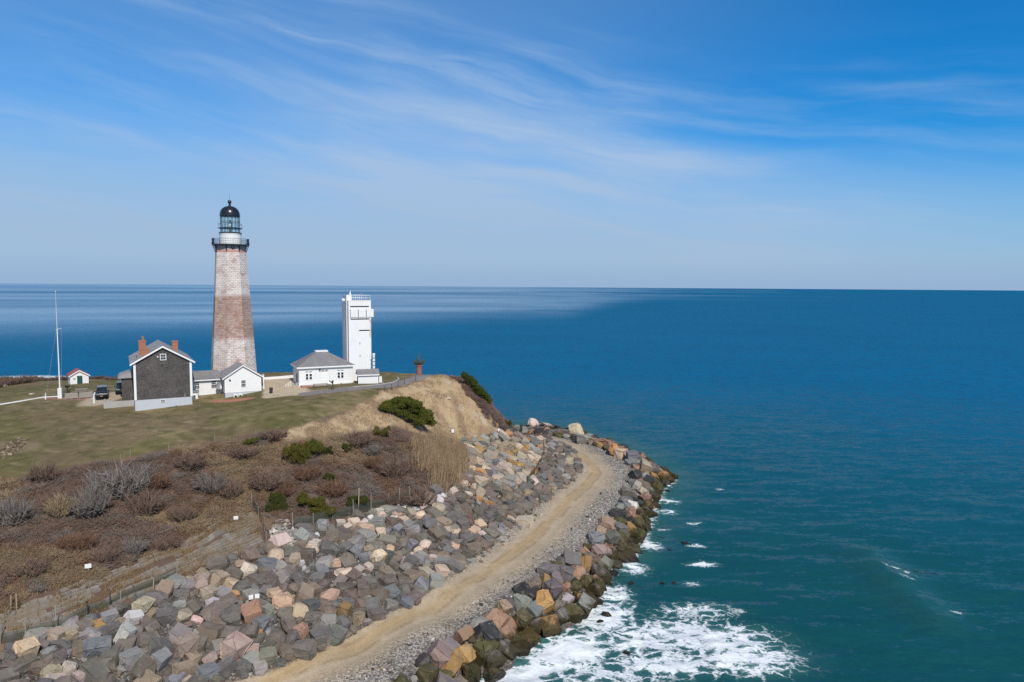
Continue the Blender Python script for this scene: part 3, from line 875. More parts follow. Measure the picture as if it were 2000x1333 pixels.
# slicks of smooth water lying towards the open horizon, wind streaks between them
nsl = fbm(ang_deg * 0.05, np.log(SR) * 9.0, 81, 5)
near_edge = 640 + 330 * sstep(ang_deg, -24, 8) + 1500 * sstep(ang_deg, 4, 14)
calm = sstep(SR, near_edge * 0.68, near_edge * 1.45) * (1 - sstep(ang_deg + 34 * (nsl - .5) + 10 * (fbm(ang_deg * 0.3, np.log(SR) * 22.0, 82, 3) - .5), -2.0, 22.0))
calm *= np.clip(0.80 + 0.9 * (nsl - 0.5), 0, 1)
calm *= 1 - 0.6 * np.exp(-((SR - 3600) / 500) ** 2) * sstep(ang_deg, 8, -14)
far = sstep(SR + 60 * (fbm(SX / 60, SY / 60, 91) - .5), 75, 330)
ii = np.arange(SX.size).reshape(SX.shape)
Q = np.stack([ii[:-1, :-1], ii[:-1, 1:], ii[1:, 1:], ii[1:, :-1]], -1).reshape(-1, 4)
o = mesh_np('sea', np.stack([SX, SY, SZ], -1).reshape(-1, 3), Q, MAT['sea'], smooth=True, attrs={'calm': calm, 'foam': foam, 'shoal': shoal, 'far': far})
tag(o, kind='structure')

# ------------------------------------------------------------------ buildings
YAW = R(30)


def local(o, name=None):
    return o


def gable_roof(mb, x0, x1, y0, y1, ze, zr, th=0.14, over=0.35, ends=0.3):
    """two sloping slabs, ridge along y"""
    xm = (x0 + x1) / 2
    k = (zr - ze) / (xm - x0)
    xa, xb = x0 - over, x1 + over
    za = ze - k * over
    for s, xo in ((-1, xa), (1, xb)):
        lo = [(xo, y0 - ends, za), (xm, y0 - ends, zr), (xm, y1 + ends, zr), (xo, y1 + ends, za)]
        hi = [(x, y, z + th) for x, y, z in lo]
        mb.hexa(lo + hi if s < 0 else [lo[1], lo[0], lo[3], lo[2]] + [hi[1], hi[0], hi[3], hi[2]])
    return mb


def barge(mb, x0, x1, y, ze, zr, over=0.35, h=0.22, t=0.06, th=0.16):
    """white boards along a gable's two slopes, on the plane y"""
    xm = (x0 + x1) / 2
    k = (zr - ze) / (xm - x0)
    for xo in (x0 - over, x1 + over):
        zo = ze - k * over
        p = [(xo, zo - h + th), (xm, zr - h + th), (xm, zr + th + 0.02), (xo, zo + th + 0.02)]
        mb.prism(p if xo < xm else p[::-1], 'y', y - t, y)
    return mb


def window(parent, x, z, w, h, y=0.0, cols=2, rows_=2, frame=0.09, axis='y', flip=1, name='window', mat='white_trim'):
    """a sash window standing in the wall plane: frame and glazing bars, pane behind"""
    f = MB()
    P = (lambda a, b, c, d, e, g: f.box(a, b, c, d, e, g)) if axis == 'y' else (lambda a, b, c, d, e, g: f.box(c, d, a, b, e, g))
    y0, y1 = (y - 0.05 * flip, y + 0.03 * flip) if flip > 0 else (y + 0.03 * flip, y - 0.05 * flip)
    y0, y1 = min(y0, y1), max(y0, y1)
    P(x - w / 2 - frame, x - w / 2, y0, y1, z - frame, z + h + frame)
    P(x + w / 2, x + w / 2 + frame, y0, y1, z - frame, z + h + frame)
    P(x - w / 2, x + w / 2, y0, y1, z - frame, z)
    P(x - w / 2, x + w / 2, y0, y1, z + h, z + h + frame)
    for i in range(1, cols):
        u = x - w / 2 + w * i / cols
        P(u - 0.013, u + 0.013, y0 + 0.01, y1 - 0.015, z, z + h)
    for j in range(1, rows_):
        v = z + h * j / rows_
        b = 0.035 if j * 2 == rows_ else 0.013
        P(x - w / 2, x + w / 2, y0 + 0.012, y1 - 0.012, v - b, v + b)
    fr = f.build(name, MAT[mat], parent)
    g = MB()
    ya, yb = (y - 0.018, y - 0.010) if flip > 0 else (y + 0.010, y + 0.018)
    (g.box(x - w / 2, x + w / 2, ya, yb, z, z + h) if axis == 'y' else g.box(ya, yb, x - w / 2, x + w / 2, z, z + h))
    g.build('pane', MAT['pane'], fr)
    return fr


# --- the lighthouse
lh = atd(457.5, 745, 128.6)
LH = thing('lighthouse', 'tall octagonal masonry lighthouse, white with a brown middle band and black lantern', 'lighthouse', (lh[0], lh[1], 19.6), R(-60))
tz = lambda z: z - 19.6
n8 = 8
prof = [(4.45, -1.5), (4.33, 0.0)] + [(4.33 - (4.33 - 2.70) * ((z / 25.9) ** 0.97), z) for z in np.linspace(1.5, 25.9, 12)]
MB().lathe(prof, 8, rot=R(22.5)).build('tower', MAT['tower'], LH)
ow = MB()
ow.tube((2.86, 0.0, 25.5), (2.98, 0.0, 25.5), 0.34, n=20)
po = ow.build('round_window', MAT['black_iron'], LH, smooth=30)
MB().tube((2.97, 0, 25.5), (2.995, 0, 25.5), 0.2, n=16).build('pane', MAT['pane'], po)
dk = MB()
dk.lathe([(3.0, 25.92), (3.75, 25.92), (3.75, 26.12), (3.0, 26.12)], 24)
MB().lathe([(2.2, 25.9), (3.78, 25.9), (3.78, 26.13), (2.2, 26.13)], 16).build('gallery_deck', MAT['black_iron'], LH)
for k in range(8):
    a = R(45 * k + 22.5)
    b = MB()
    c_, s_ = math.cos(a), math.sin(a)
    b.tube((3.05 * c_, 3.05 * s_, 24.5), (3.66 * c_, 3.66 * s_, 25.88), 0.07, n=6)
    b.tube((3.10 * c_, 3.10 * s_, 25.86), (3.08 * c_, 3.08 * s_, 24.3), 0.08, n=6)
    b.tube((3.1 * c_, 3.1 * s_, 25.1), (3.42 * c_, 3.42 * s_, 25.84), 0.04, n=5)
    b.build('bracket', MAT['black_iron'], LH)
rl = MB()
for z, r in ((27.25, 0.035), (26.75, 0.02), (26.4, 0.02)):
    for k in range(16):
        a, b = 2 * math.pi * k / 16, 2 * math.pi * (k + 1) / 16
        rl.tube((3.66 * math.cos(a), 3.66 * math.sin(a), z), (3.66 * math.cos(b), 3.66 * math.sin(b), z), r, n=5, caps=False)
for k in range(48):
    a = 2 * math.pi * k / 48
    rl.tube((3.66 * math.cos(a), 3.66 * math.sin(a), 26.1), (3.66 * math.cos(a), 3.66 * math.sin(a), 27.3 if k % 3 == 0 else 27.22), 0.03 if k % 3 == 0 else 0.012, n=4, caps=False)
rl.build('gallery_railing', MAT['black_iron'], LH)
for sg in (-1, 1):
    f = MB()
    a = R(-8 + 90 * sg)
    f.box(3.45 * math.cos(a) - 0.28, 3.45 * math.cos(a) + 0.28, 3.45 * math.sin(a) - 0.28, 3.45 * math.sin(a) + 0.28, 26.14, 26.6)
    f.box(3.45 * math.cos(a) - 0.22, 3.45 * math.cos(a) + 0.22, 3.45 * math.sin(a) - 0.22, 3.45 * math.sin(a) + 0.22, 26.75, 27.4)
    f.tube((3.45 * math.cos(a), 3.45 * math.sin(a), 26.55), (3.45 * math.cos(a), 3.45 * math.sin(a), 26.8), 0.1)
    f.build('floodlight', MAT['black_iron'], LH)
MB().lathe([(2.18, 26.13), (2.18, 28.2), (2.25, 28.25), (2.25, 28.42)], 32).build('watch_room', MAT['white'], LH, smooth=40)
MB().lathe([(2.30, 28.42), (2.30, 28.62), (2.0, 28.68)], 32).build('lantern_sill', MAT['black_iron'], LH, smooth=30)
gl = MB()
gl.lathe([(1.88, 28.66), (1.90, 32.1)], 16)
lg = gl.build('lantern_glass', MAT['lantern_glass'], LH)
br = MB()
for k in range(16):
    a = 2 * math.pi * k / 16
    br.tube((1.93 * math.cos(a), 1.93 * math.sin(a), 28.6), (1.93 * math.cos(a), 1.93 * math.sin(a), 32.1), 0.05, n=5, caps=False)
    b = 2 * math.pi * (k + 1) / 16
    for z, r in ((29.6, 0.06), (30.9, 0.04), (32.02, 0.07)):
        br.tube((1.93 * math.cos(a), 1.93 * math.sin(a), z), (1.93 * math.cos(b), 1.93 * math.sin(b), z), r, n=5, caps=False)
br.build('lantern_bars', MAT['black_iron'], LH)
lw = MB()
lw.lathe([(1.98, 29.46), (2.42, 29.46), (2.42, 29.56), (1.98, 29.56)], 24)
for k in range(12):
    a, b = 2 * math.pi * k / 12, 2 * math.pi * (k + 1) / 12
    lw.tube((2.38 * math.cos(a), 2.38 * math.sin(a), 29.55), (2.38 * math.cos(a), 2.38 * math.sin(a), 30.45), 0.022, n=4, caps=False)
    lw.tube((2.38 * math.cos(a), 2.38 * math.sin(a), 30.45), (2.38 * math.cos(b), 2.38 * math.sin(b), 30.45), 0.022, n=4, caps=False)
lw.build('lantern_walkway', MAT['black_iron'], LH)
lens = MB()
lens.lathe([(0.2, 28.7), (0.2, 29.6), (0.36, 29.8), (0.42, 30.3), (0.36, 30.8), (0.2, 31.0), (0.12, 31.3)], 16)
lens.build('lens', MAT['fresnel_glass'], LH, smooth=50)
dome = [(2.06, 32.06), (2.08, 32.22)] + [(2.04 * math.cos(q) ** 0.85, 32.24 + 1.92 * math.sin(q)) for q in np.linspace(0, R(82), 10)] + [(0.26, 34.2), (0.22, 34.75)]
MB().lathe(dome, 16).build('dome', MAT['black_iron'], LH, smooth=50)
MB().lathe([(0.05, 34.62)] + [(0.40 * math.cos(q), 35.02 + 0.40 * math.sin(q)) for q in np.linspace(-1.5, 1.5, 9)], 16).build('ball_vent', MAT['black_iron'], LH, smooth=60)
MB().tube((0, 0, 35.35), (0, 0, 36.9), 0.03, 0.012, n=5).build('lightning_rod', MAT['black_iron'], LH)

for o in LH.children_recursive:                # squat lantern: everything above the gallery floor a little lower
    for v in o.data.vertices:
        if o.name.split('.')[0] != 'tower' and v.co.z > 24.2:
            v.co.x *= 0.875
            v.co.y *= 0.875
        if v.co.z > 26.135:
            v.co.z = 26.135 + (v.co.z - 26.135) * 0.885

# --- the dark shingled keeper's house
hp = at(264, 803, 17.8)
HO = thing('shingled_house', 'dark grey shingled house with white trim and three orange brick chimneys', 'house', (hp[0], hp[1], 0), YAW)
W_, L_ = 8.5, 14.0
ZB, ZE, ZR = 19.55, 25.55, 28.05
MB().box(0.04, W_ - 0.04, 0.05, L_ - 0.05, 16.2, ZB).build('foundation', MAT['foundation'], HO)
MB().prism([(0, ZB), (W_, ZB), (W_, ZE), (W_ / 2, ZR), (0, ZE)], 'y', 0, L_).build('wall', MAT['shingle_dark'], HO)
rf = gable_roof(MB(), 0, W_, 0, L_, ZE + 0.02, ZR + 0.02, over=0.5, ends=0.32).build('roof', MAT['roof_grey'], HO)
barge(MB(), 0, W_, -0.32, ZE, ZR, over=0.52, h=0.26).build('barge_board', MAT['white_trim'], HO)
for x in (0.0, W_ - 0.28):
    m = MB()
    m.box(x - 0.03, x + 0.31, -0.035, 0.25, ZB - 0.02, ZE + 0.05)
    m.build('corner_board', MAT['white_trim'], HO)
MB().box(-0.5, -0.42, -0.3, L_ + 0.3, 25.15, 25.3).build('gutter', MAT['white_trim'], HO)
window(HO, W_ / 2 + 0.05, 25.95, 0.72, 0.85, 0, 2, 2, 0.10)
window(HO, W_ / 2 - 0.2, 18.85, 0.62, 0.42, 0.05, 2, 2, 0.06)
MB().tube((W_ / 2 - 0.75, -0.02, 26.5), (W_ / 2 - 0.75, -0.22, 26.42), 0.10, 0.14, n=10).build('gable_lamp', MAT['white_trim'], HO)
MB().tube((W_ / 2 - 0.15, -0.03, 25.05), (W_ / 2 - 0.15, -0.1, 25.05), 0.13, n=10).build('vent', MAT['dark_opening'], HO)
for x, y, w, d, zb, zt, pot in ((1.7, 1.7, 1.15, 0.85, 26.2, 27.75, 0), (1.5, 6.2, 1.05, 0.95, 26.0, 28.75, 1), (6.5, 6.6, 0.9, 0.9, 26.2, 28.5, 0)):
    m = MB()
    m.box(x - w / 2, x + w / 2, y - d / 2, y + d / 2, zb, zt - 0.22)
    m.box(x - w / 2 - 0.05, x + w / 2 + 0.05, y - d / 2 - 0.05, y + d / 2 + 0.05, zt - 0.218, zt)
    ch = m.build('chimney', MAT['chimney'], rf)
    if pot:
        MB().tube((x + 0.15, y, zt + 0.003), (x + 0.15, y, zt + 0.75), 0.2, 0.17, n=10).build('chimney_pot', MAT['chimney'], HO)
MB().tube((0.55, 3.6, 25.9), (0.55, 3.6, 26.5), 0.05, n=6).build('vent_pipe', MAT['dark_metal'], HO)
m = MB()
m.box(5.9, 6.15, -0.10, -0.0, 18.2, 18.9)
m.build('meter_box', MAT['foundation'], HO)
MB().tube((7.35, -0.04, 18.3), (7.35, -0.04, 20.1), 0.03, n=6).build('cable_conduit', MAT['foundation'], HO)
# its low wing, in the house's shade
MB().prism([(-0.02, 17.2), (-0.02, 22.35), (-1.75, 22.35), (-1.75, 17.2)][::-1], 'y', 7.2, 12.5).build('side_wing', MAT['shingle_dark'], HO)
MB().hexa([(-2.3, 6.85, 22.36), (-0.02, 6.85, 22.36), (-0.02, 12.8, 22.36), (-2.3, 12.8, 22.36), (-2.0, 7.4, 22.8), (-0.02, 7.9, 23.4), (-0.02, 12.0, 23.4), (-2.0, 12.0, 22.8)]).build('wing_roof', MAT['roof_grey'], HO)
m = MB()
m.box(-4.4, -0.03, 3.4, 3.65, 16.6, 19.05)
m.box(-4.4, -4.15, 3.66, 7.0, 16.6, 19.05)
m.build('yard_wall', MAT['concrete'], HO)

# --- white gabled cottage in front of the lighthouse, with its long low wing
gp = at(440, 783, 18.0)
GO = thing('white_cottage', 'white clapboard cottage with a front gable and long low wing below the lighthouse', 'house', (gp[0], gp[1], 0), YAW)
W2, L2, zb, ze, zr = 6.05, 7.4, 19.35, 22.0, 24.0
MB().box(0.03, W2 - 0.03, 0.04, L2 - 0.04, 16.5, zb).build('foundation', MAT['foundation'], GO)
MB().prism([(0, zb), (W2, zb), (W2, ze), (W2 / 2, zr), (0, ze)], 'y', 0, L2).build('wall', MAT['clapboard'], GO)
gable_roof(MB(), 0, W2, 0, L2, ze + 0.02, zr + 0.02, over=0.42, ends=0.28).build('roof', MAT['roof_grey'], GO)
barge(MB(), 0, W2, -0.28, ze, zr, over=0.44, h=0.20).build('barge_board', MAT['white_trim'], GO)
for x in (-0.025, W2 - 0.16):
    MB().box(x, x + 0.185, -0.03, 0.2, zb - 0.02, ze + 0.03).build('corner_board', MAT['white_trim'], GO)
window(GO, W2 / 2 + 0.05, 20.25, 0.68, 1.15, 0, 3, 4, 0.14)
MB().tube((0.85, -0.02, 21.55), (0.85, -0.14, 21.55), 0.16, n=12).build('round_vent', MAT['dark_metal'], GO)
MB().box(W2 + 0.55, W2 + 0.75, 1.2, 2.4, 18.9, 22.0).build('porch_post', MAT['white_trim'], GO)
MB().box(W2 + 0.003, W2 + 0.54, 1.5, 4.0, 18.9, 21.7).build('side_porch', MAT['wood_grey'], GO)
MB().box(-5.6, -0.003, 3.2, 7.0, 16.8, 21.55).build('wing_wall', MAT['clapboard'], GO)
m = MB()
m.hexa([(-5.65, 2.8, 21.45), (-0.25, 2.8, 21.45), (-0.25, 5.2, 22.75), (-5.65, 5.2, 22.75), (-5.65, 2.8, 21.6), (-0.25, 2.8, 21.6), (-0.25, 5.2, 22.9), (-5.65, 5.2, 22.9)])
m.hexa([(-5.65, 5.201, 22.75), (-0.25, 5.201, 22.75), (-0.25, 7.4, 21.6), (-5.65, 7.4, 21.6), (-5.65, 5.201, 22.9), (-0.25, 5.201, 22.9), (-0.25, 7.4, 21.75), (-5.65, 7.4, 21.75)])
m.build('wing_roof', MAT['roof_dark'], GO)
MB().box(-5.65, -0.3, 2.72, 2.797, 21.36, 21.54).build('wing_gutter', MAT['white_trim'], GO)
window(GO, -4.15, 19.95, 0.72, 1.2, 3.2, 3, 4, 0.07)
window(GO, -1.45, 19.95, 0.72, 1.2, 3.2, 3, 4, 0.07)
MB().box(-5.5, -4.2, 1.2, 3.19, 16.8, 19.6).build('entry_porch', MAT['white'], GO)
MB().box(-5.62, -4.0, 1.05, 3.18, 19.602, 19.85).build('entry_porch_roof', MAT['grey_metal'], GO)
dr = MB().box(-5.36, -4.42, 1.15, 1.198, 17.55, 19.4).build('door', MAT['white_trim'], GO)
window(GO, -4.89, 17.85, 0.55, 1.3, 1.15, 2, 3, 0.03, name='door_light')
m = MB()
m.box(1.35, 2.55, -1.05, -0.25, 17.4, 18.0)
m.build('unit_plinth', MAT['concrete'], GO)

D0 = Matrix.Translation((gp[0], gp[1], 0)) @ Matrix.Rotation(YAW, 4, 'Z')


def gw(x, y, z):
    return tuple(D0 @ Vector((x, y, z)))


for k, x in enumerate((1.62, 2.42)):
    a = thing('air_conditioner', ('pale air conditioning unit nearer the wing below the cottage gable', 'pale air conditioning unit nearer the window below the cottage gable')[k], 'air conditioner', gw(x, -0.62, 18.003), YAW, 'heat pumps by the cottage')
    MB().box(-0.33, 0.33, -0.2, 0.2, 0.08, 1.15).build('case', MAT['white'], a, bevel=0.02)
    MB().tube((0, -0.201, 0.72), (0, -0.225, 0.72), 0.23, n=16).build('fan_grille', MAT['dark_metal'], a)
    for sx in (-0.25, 0.25):
        MB().box(sx - 0.04, sx + 0.04, -0.15, 0.15, 0, 0.079).build('foot', MAT['dark_metal'], a)
d = thing('satellite_dish', 'round grey satellite dish on a pole before the white wing', 'satellite dish', gw(-0.62, 2.2, 18.0), YAW)
m = MB()
pr = [(r, 0.32 * r * r) for r in np.linspace(0.02, 0.66, 7)]
m.lathe(pr + [(r, z - 0.03) for r, z in pr[::-1]], 20)
di = m.build('dish', MAT['grey_metal'], d, smooth=40)
di.location, di.rotation_euler = (0, 0, 2.35), (R(70), 0, R(12))
MB().tube((0, 0.12, 0), (0, 0.12, 2.3), 0.05, n=8).build('pole', MAT['grey_metal'], d)
MB().tube((0.02, -0.1, 2.0), (0.08, -0.72, 2.42), 0.02, n=5).build('feed_arm', MAT['dark_metal'], d)


def bench(name, label, loc, yaw, mat='wood_grey', L=1.6):
    b = thing(name, label, 'bench', loc, yaw, 'outdoor benches')
    m = MB()
    for k in range(3):
        m.box(-L / 2, L / 2, -0.22 + 0.15 * k, -0.09 + 0.15 * k, 0.42, 0.46)
    m.build('seat', MAT[mat], b)
    m = MB()
    for k in range(2):
        m.box(-L / 2, L / 2, 0.235, 0.265, 0.58 + 0.16 * k, 0.70 + 0.16 * k)
    m.build('backrest', MAT[mat], b)
    for s in (-1, 1):
        m = MB()
        m.box(s * (L / 2 - 0.15) - 0.04, s * (L / 2 - 0.15) + 0.04, -0.2, -0.12, 0, 0.418)
        m.box(s * (L / 2 - 0.15) - 0.04, s * (L / 2 - 0.15) + 0.04, 0.15, 0.233, 0, 0.86)
        m.build('leg', MAT['dark_metal'], b)
    return b


q = gw(-3.0, 2.1, 0)
bench('garden_bench', 'dark wooden bench beside the cottage door porch', (q[0], q[1], 17.75), YAW, 'dark_metal')

# --- fog signal building and the fire-control tower
Y2 = R(27)
fp = at(584.5, 756, 19.7)
FO = thing('fog_signal_building', 'white one-storey building with grey hipped roof beside the white tower', 'building', (fp[0], fp[1], 0), Y2)
W3, L3, zb, ze = 9.9, 6.2, 18.5, 23.15
MB().box(0, W3, 0, L3, zb, ze).build('wall', MAT['white'], FO)
MB().box(-0.05, W3 + 0.05, -0.05, L3 + 0.05, zb, 20.25).build('plinth', MAT['white_trim'], FO)
o_ = 0.42
m = MB()
a0 = [(-o_, -o_, ze + .16), (W3 + o_, -o_, ze + .16), (W3 + o_, L3 + o_, ze + .16), (-o_, L3 + o_, ze + .16)]
m.hexa(a0 + [(3.6, L3 / 2 - 0.7, 25.75), (5.7, L3 / 2 - 0.7, 25.75), (5.7, L3 / 2 + 0.7, 25.75), (3.6, L3 / 2 + 0.7, 25.75)])
rf = m.build('roof', MAT['roof_dark'], FO)
MB().box(3.5, 5.8, L3 / 2 - 0.8, L3 / 2 + 0.8, 25.752, 25.98).build('roof_cap', MAT['white_trim'], rf)
MB().box(-o_ - 0.02, W3 + o_ + 0.02, -o_ - 0.02, L3 + o_ + 0.02, ze - 0.1, ze + 0.158).build('cornice', MAT['white_trim'], FO)
for x in (1.75, 7.55):
    for dx in (-0.33, 0.33):
        window(FO, x + dx, 20.95, 0.42, 1.05, 0, 1, 2, 0.10)
        MB().box(x + dx - 0.24, x + dx + 0.24, -0.04, -0.002, 22.3, 22.48).build('transom_vent', MAT['grey_metal'], FO)
MB().box(3.95, 5.25, -0.045, -0.002, 20.26, 22.3).build('door', MAT['white_trim'], FO)
for dx in (-0.3, 0.35):
    MB().box(4.6 + dx - 0.24, 4.6 + dx + 0.24, -0.04, -0.002, 22.42, 22.6).build('door_transom', MAT['grey_metal'], FO)
MB().box(3.9, 5.3, -0.05, -0.002, 22.32, 22.38).build('door_hood', MAT['grey_metal'], FO)
MB().tube((3.72, -0.02, 22.75), (3.72, -0.28, 22.7), 0.1, 0.16, n=10).build('wall_lamp', MAT['dark_metal'], FO)
MB().box(-0.002 - 0.03, -0.002, 1.6, 2.7, 19.7, 21.9).build('side_door', MAT['dark_opening'], FO)
st = MB()
for k in range(4):
    st.box(-0.35 - 0.3 * k, -0.06 - 0.3 * k, 1.4, 2.9, 18.6, 20.1 - 0.22 * k)
st.build('side_steps', MAT['concrete'], FO)
FM = Matrix.Translation((fp[0], fp[1], 0)) @ Matrix.Rotation(Y2, 4, 'Z')
fw = lambda x, y, z: tuple(FM @ Vector((x, y, z)))
ss = thing('stair_railing', 'white painted handrail at the grey end of the hipped building', 'railing', fw(-1.3, 1.2, 19.3), Y2)
for k in range(3):
    MB().box(-0.04 - 0.45 * k, 0.04 - 0.45 * k, -0.04, 0.04, -0.5, 1.35 - 0.3 * k).build('post', MAT['white_trim'], ss)
m = MB()
for z in (1.3, 0.85):
    m.hexa([(-1.0, -0.03, z - 0.72), (0.06, -0.03, z - 0.04), (0.06, 0.03, z - 0.04), (-1.0, 0.03, z - 0.72), (-1.0, -0.03, z - 0.65), (0.06, -0.03, z + 0.03), (0.06, 0.03, z + 0.03), (-1.0, 0.03, z - 0.65)])
m.build('rail', MAT['white_trim'], ss)
bt = thing('brick_planter', 'low red brick planter along the front of the hipped building', 'planter', fw(2.45, -0.95, 19.0), Y2)
MB().box(-2.3, 2.3, -0.75, 0.7, -0.6, 0.95).build('brick_wall', MAT['brick_plain'], bt, bevel=0.02)
MB().box(-2.15, 2.15, -0.6, 0.55, 0.952, 1.0).build('soil', MAT['wood_grey'], bt)
bench('plank_bench', 'weathered plank bench in front of the white hipped building', fw(3.4, -2.4, 19.55), Y2, 'wood_grey', 2.6)
for k, (x, wd) in enumerate(((6.1, 1.8), (8.2, 1.8))):
    cb = thing('white_curb_block', ('long white block by the wall nearer the door of the hipped building', 'long white block by the wall nearer the white tower')[k], 'curb block', fw(x + 0.35, -0.5, 19.55), Y2, 'white blocks along the building')
    MB().box(-wd / 2, wd / 2, -0.16, 0.16, -0.3, 0.42).build('block', MAT['white'], cb, bevel=0.03)

tp = atd(682.3, 742, 130.2)
TO = thing('fire_control_tower', 'tall narrow white concrete tower with dark viewing slits and roof railing', 'tower', (tp[0], tp[1], 20), Y2)
W4, L4, zt = 4.35, 5.2, 15.35
MB().box(0, W4, 0, L4, -1.2, zt).build('tower_block', MAT['tower_white'], TO)
MB().box(-0.12, 0.9, 1.1, 4.0, -1.2, 16.4).build('stair_shaft', MAT['tower_white'], TO)
MB().box(-0.04, W4 + 0.04, -0.04, 0.06, zt - 0.0, zt + 0.12).build('parapet', MAT['tower_white'], TO)
for x0, x1, z in ((0.35, 3.95, 14.15), (0.4, 3.95, 11.75), (2.0, 4.05, 9.55)):
    MB().box(x0, x1, -0.03, -0.002, z, z + 0.22).build('viewing_slit', MAT['dark_opening'], TO)
for k in range(3):
    x = 0.75 + 1.55 * k - 0.45
    p_ = MB()
    p_.box(x + 0.08, x + 1.45, -0.14, -0.003, 12.2, 13.75)
    pa = p_.build('antenna_panel', MAT['white'], TO, bevel=0.03)
    MB().box(x - 0.03, x + 0.05, -0.12, -0.003, 12.0, 13.7).build('panel_bracket', MAT['grey_metal'], TO)
MB().box(W4 + 0.12, W4 + 0.26, 0.6, 1.3, 12.4, 13.8).build('side_panel', MAT['white'], TO)
MB().box(W4 + 0.002, W4 + 0.119, 0.9, 1.1, 12.6, 13.7).build('side_bracket', MAT['grey_metal'], TO)
for z in (7.05, 4.6):
    window(TO, 2.12, z, 0.12, 0.42, 0, 1, 1, 0.09)
MB().box(3.95, 4.0, -0.02, -0.002, 4.4, 4.5).build('bolt_plate', MAT['dark_metal'], TO)
rl = MB()
for z in (zt + 0.55, zt + 1.05):
    rl.tube((0.9, 0.12, z), (W4 - 0.1, 0.12, z), 0.03, n=5)
    rl.tube((W4 - 0.1, 0.12, z), (W4 - 0.1, L4 - 0.2, z), 0.03, n=5)
    rl.tube((0.9, L4 - 0.2, z), (W4 - 0.1, L4 - 0.2, z), 0.03, n=5)
for x in np.linspace(0.95, W4 - 0.1, 5):
    for y in (0.12, L4 - 0.2):
        rl.tube((x, y, zt), (x, y, zt + 1.08), 0.025, n=5)
rl.build('roof_railing', MAT['white_trim'], TO)
MB().tube((2.9, 2.0, zt), (2.9, 2.0, zt + 2.0), 0.03, n=5).build('aerial', MAT['grey_metal'], TO)
MB().tube((3.3, 2.5, zt), (3.3, 2.5, zt + 1.5), 0.02, n=5).build('aerial', MAT['grey_metal'], TO)
MB().tube((3.3, 2.4, zt + 0.9), (2.4, 2.2, zt + 1.6), 0.02, n=5).build('aerial', MAT['grey_metal'], TO)
m = MB()
m.lathe([(0.05, 15.0)] + [(0.36 * math.cos(q), 15.45 + 0.36 * math.sin(q)) for q in np.linspace(-1.4, 1.45, 8)], 14, c=(-0.62, 1.4))
m.build('radome', MAT['white'], TO, smooth=60)
MB().tube((-0.62, 1.4, 15.1), (-0.122, 1.4, 15.1), 0.06, n=6).build('radome_arm', MAT['grey_metal'], TO)
m = MB()
m.lathe([(0.05, 16.4), (0.17, 16.45), (0.17, 16.8), (0.06, 16.95), (0.02, 17.4)], 10, c=(0.75, 1.6))
m.build('beacon', MAT['white'], TO, smooth=50)

bp = at(700, 749.5, 19.95)
SB = thing('storage_hut', 'low white storage hut with grey pitched roof at the foot of the white tower', 'hut', (bp[0], bp[1], 0), R(20))
MB().prism([(0, 19.2), (1.7, 19.2), (1.7, 21.6), (0.85, 22.05), (0, 21.6)], 'x', 0, 3.7).build('wall', MAT['white'], SB)
m = MB()
m.hexa([(-0.25, -0.25, 21.48), (3.95, -0.25, 21.48), (3.95, 1.0, 22.4), (-0.25, 1.0, 22.4), (-0.25, -0.25, 21.6), (3.95, -0.25, 21.6), (3.95, 1.0, 22.52), (-0.25, 1.0, 22.52)])
m.hexa([(-0.25, 1.001, 22.4), (3.95, 1.001, 22.4), (3.95, 2.0, 21.5), (-0.25, 2.0, 21.5), (-0.25, 1.001, 22.52), (3.95, 1.001, 22.52), (3.95, 2.0, 21.62), (-0.25, 2.0, 21.62)])
m.build('roof', MAT['roof_dark'], SB)
MB().box(-0.2, 3.9, -0.31, -0.255, 21.4, 21.6).build('fascia', MAT['white_trim'], SB)
for x in (0.0, 3.6):
    MB().box(x - 0.02, x + 0.12, -0.03, -0.002, 19.2, 21.5).build('corner_board', MAT['white_trim'], SB)
MB().box(-0.03, -0.002, 0.4, 1.3, 19.9, 21.3).build('side_hatch', MAT['dark_opening'], SB)
BM = Matrix.Translation((bp[0], bp[1], 0)) @ Matrix.Rotation(R(20), 4, 'Z')
bw = lambda x, y, z: tuple(BM @ Vector((x, y, z)))
vp = thing('vent_stack', 'slim white banded vent stack standing behind the storage hut', 'vent stack', bw(3.35, 3.0, 19.8))
MB().tube((0, 0, 0), (0, 0, 5.2), 0.24, n=14).build('pipe', MAT['white'], vp, smooth=40)
for z in (1.6, 2.4, 3.1, 3.8, 4.5):
    MB().lathe([(0.245, z), (0.29, z + 0.02), (0.29, z + 0.16), (0.245, z + 0.18)], 14).build('band', MAT['grey_metal'], vp)
MB().lathe([(0.30, 5.2), (0.30, 5.4), (0.05, 5.5)], 14).build('cap', MAT['white_trim'], vp)
eb = thing('utility_cabinet', 'small white utility cabinet at the seaward end of the storage hut', 'cabinet', bw(4.25, 0.9, 19.75), R(20))
MB().box(-0.28, 0.28, -0.2, 0.2, 0.15, 1.25).build('case', MAT['white'], eb, bevel=0.02)
MB().box(-0.5, 0.6, -0.3, 0.3, 0, 0.148).build('base', MAT['concrete'], eb)

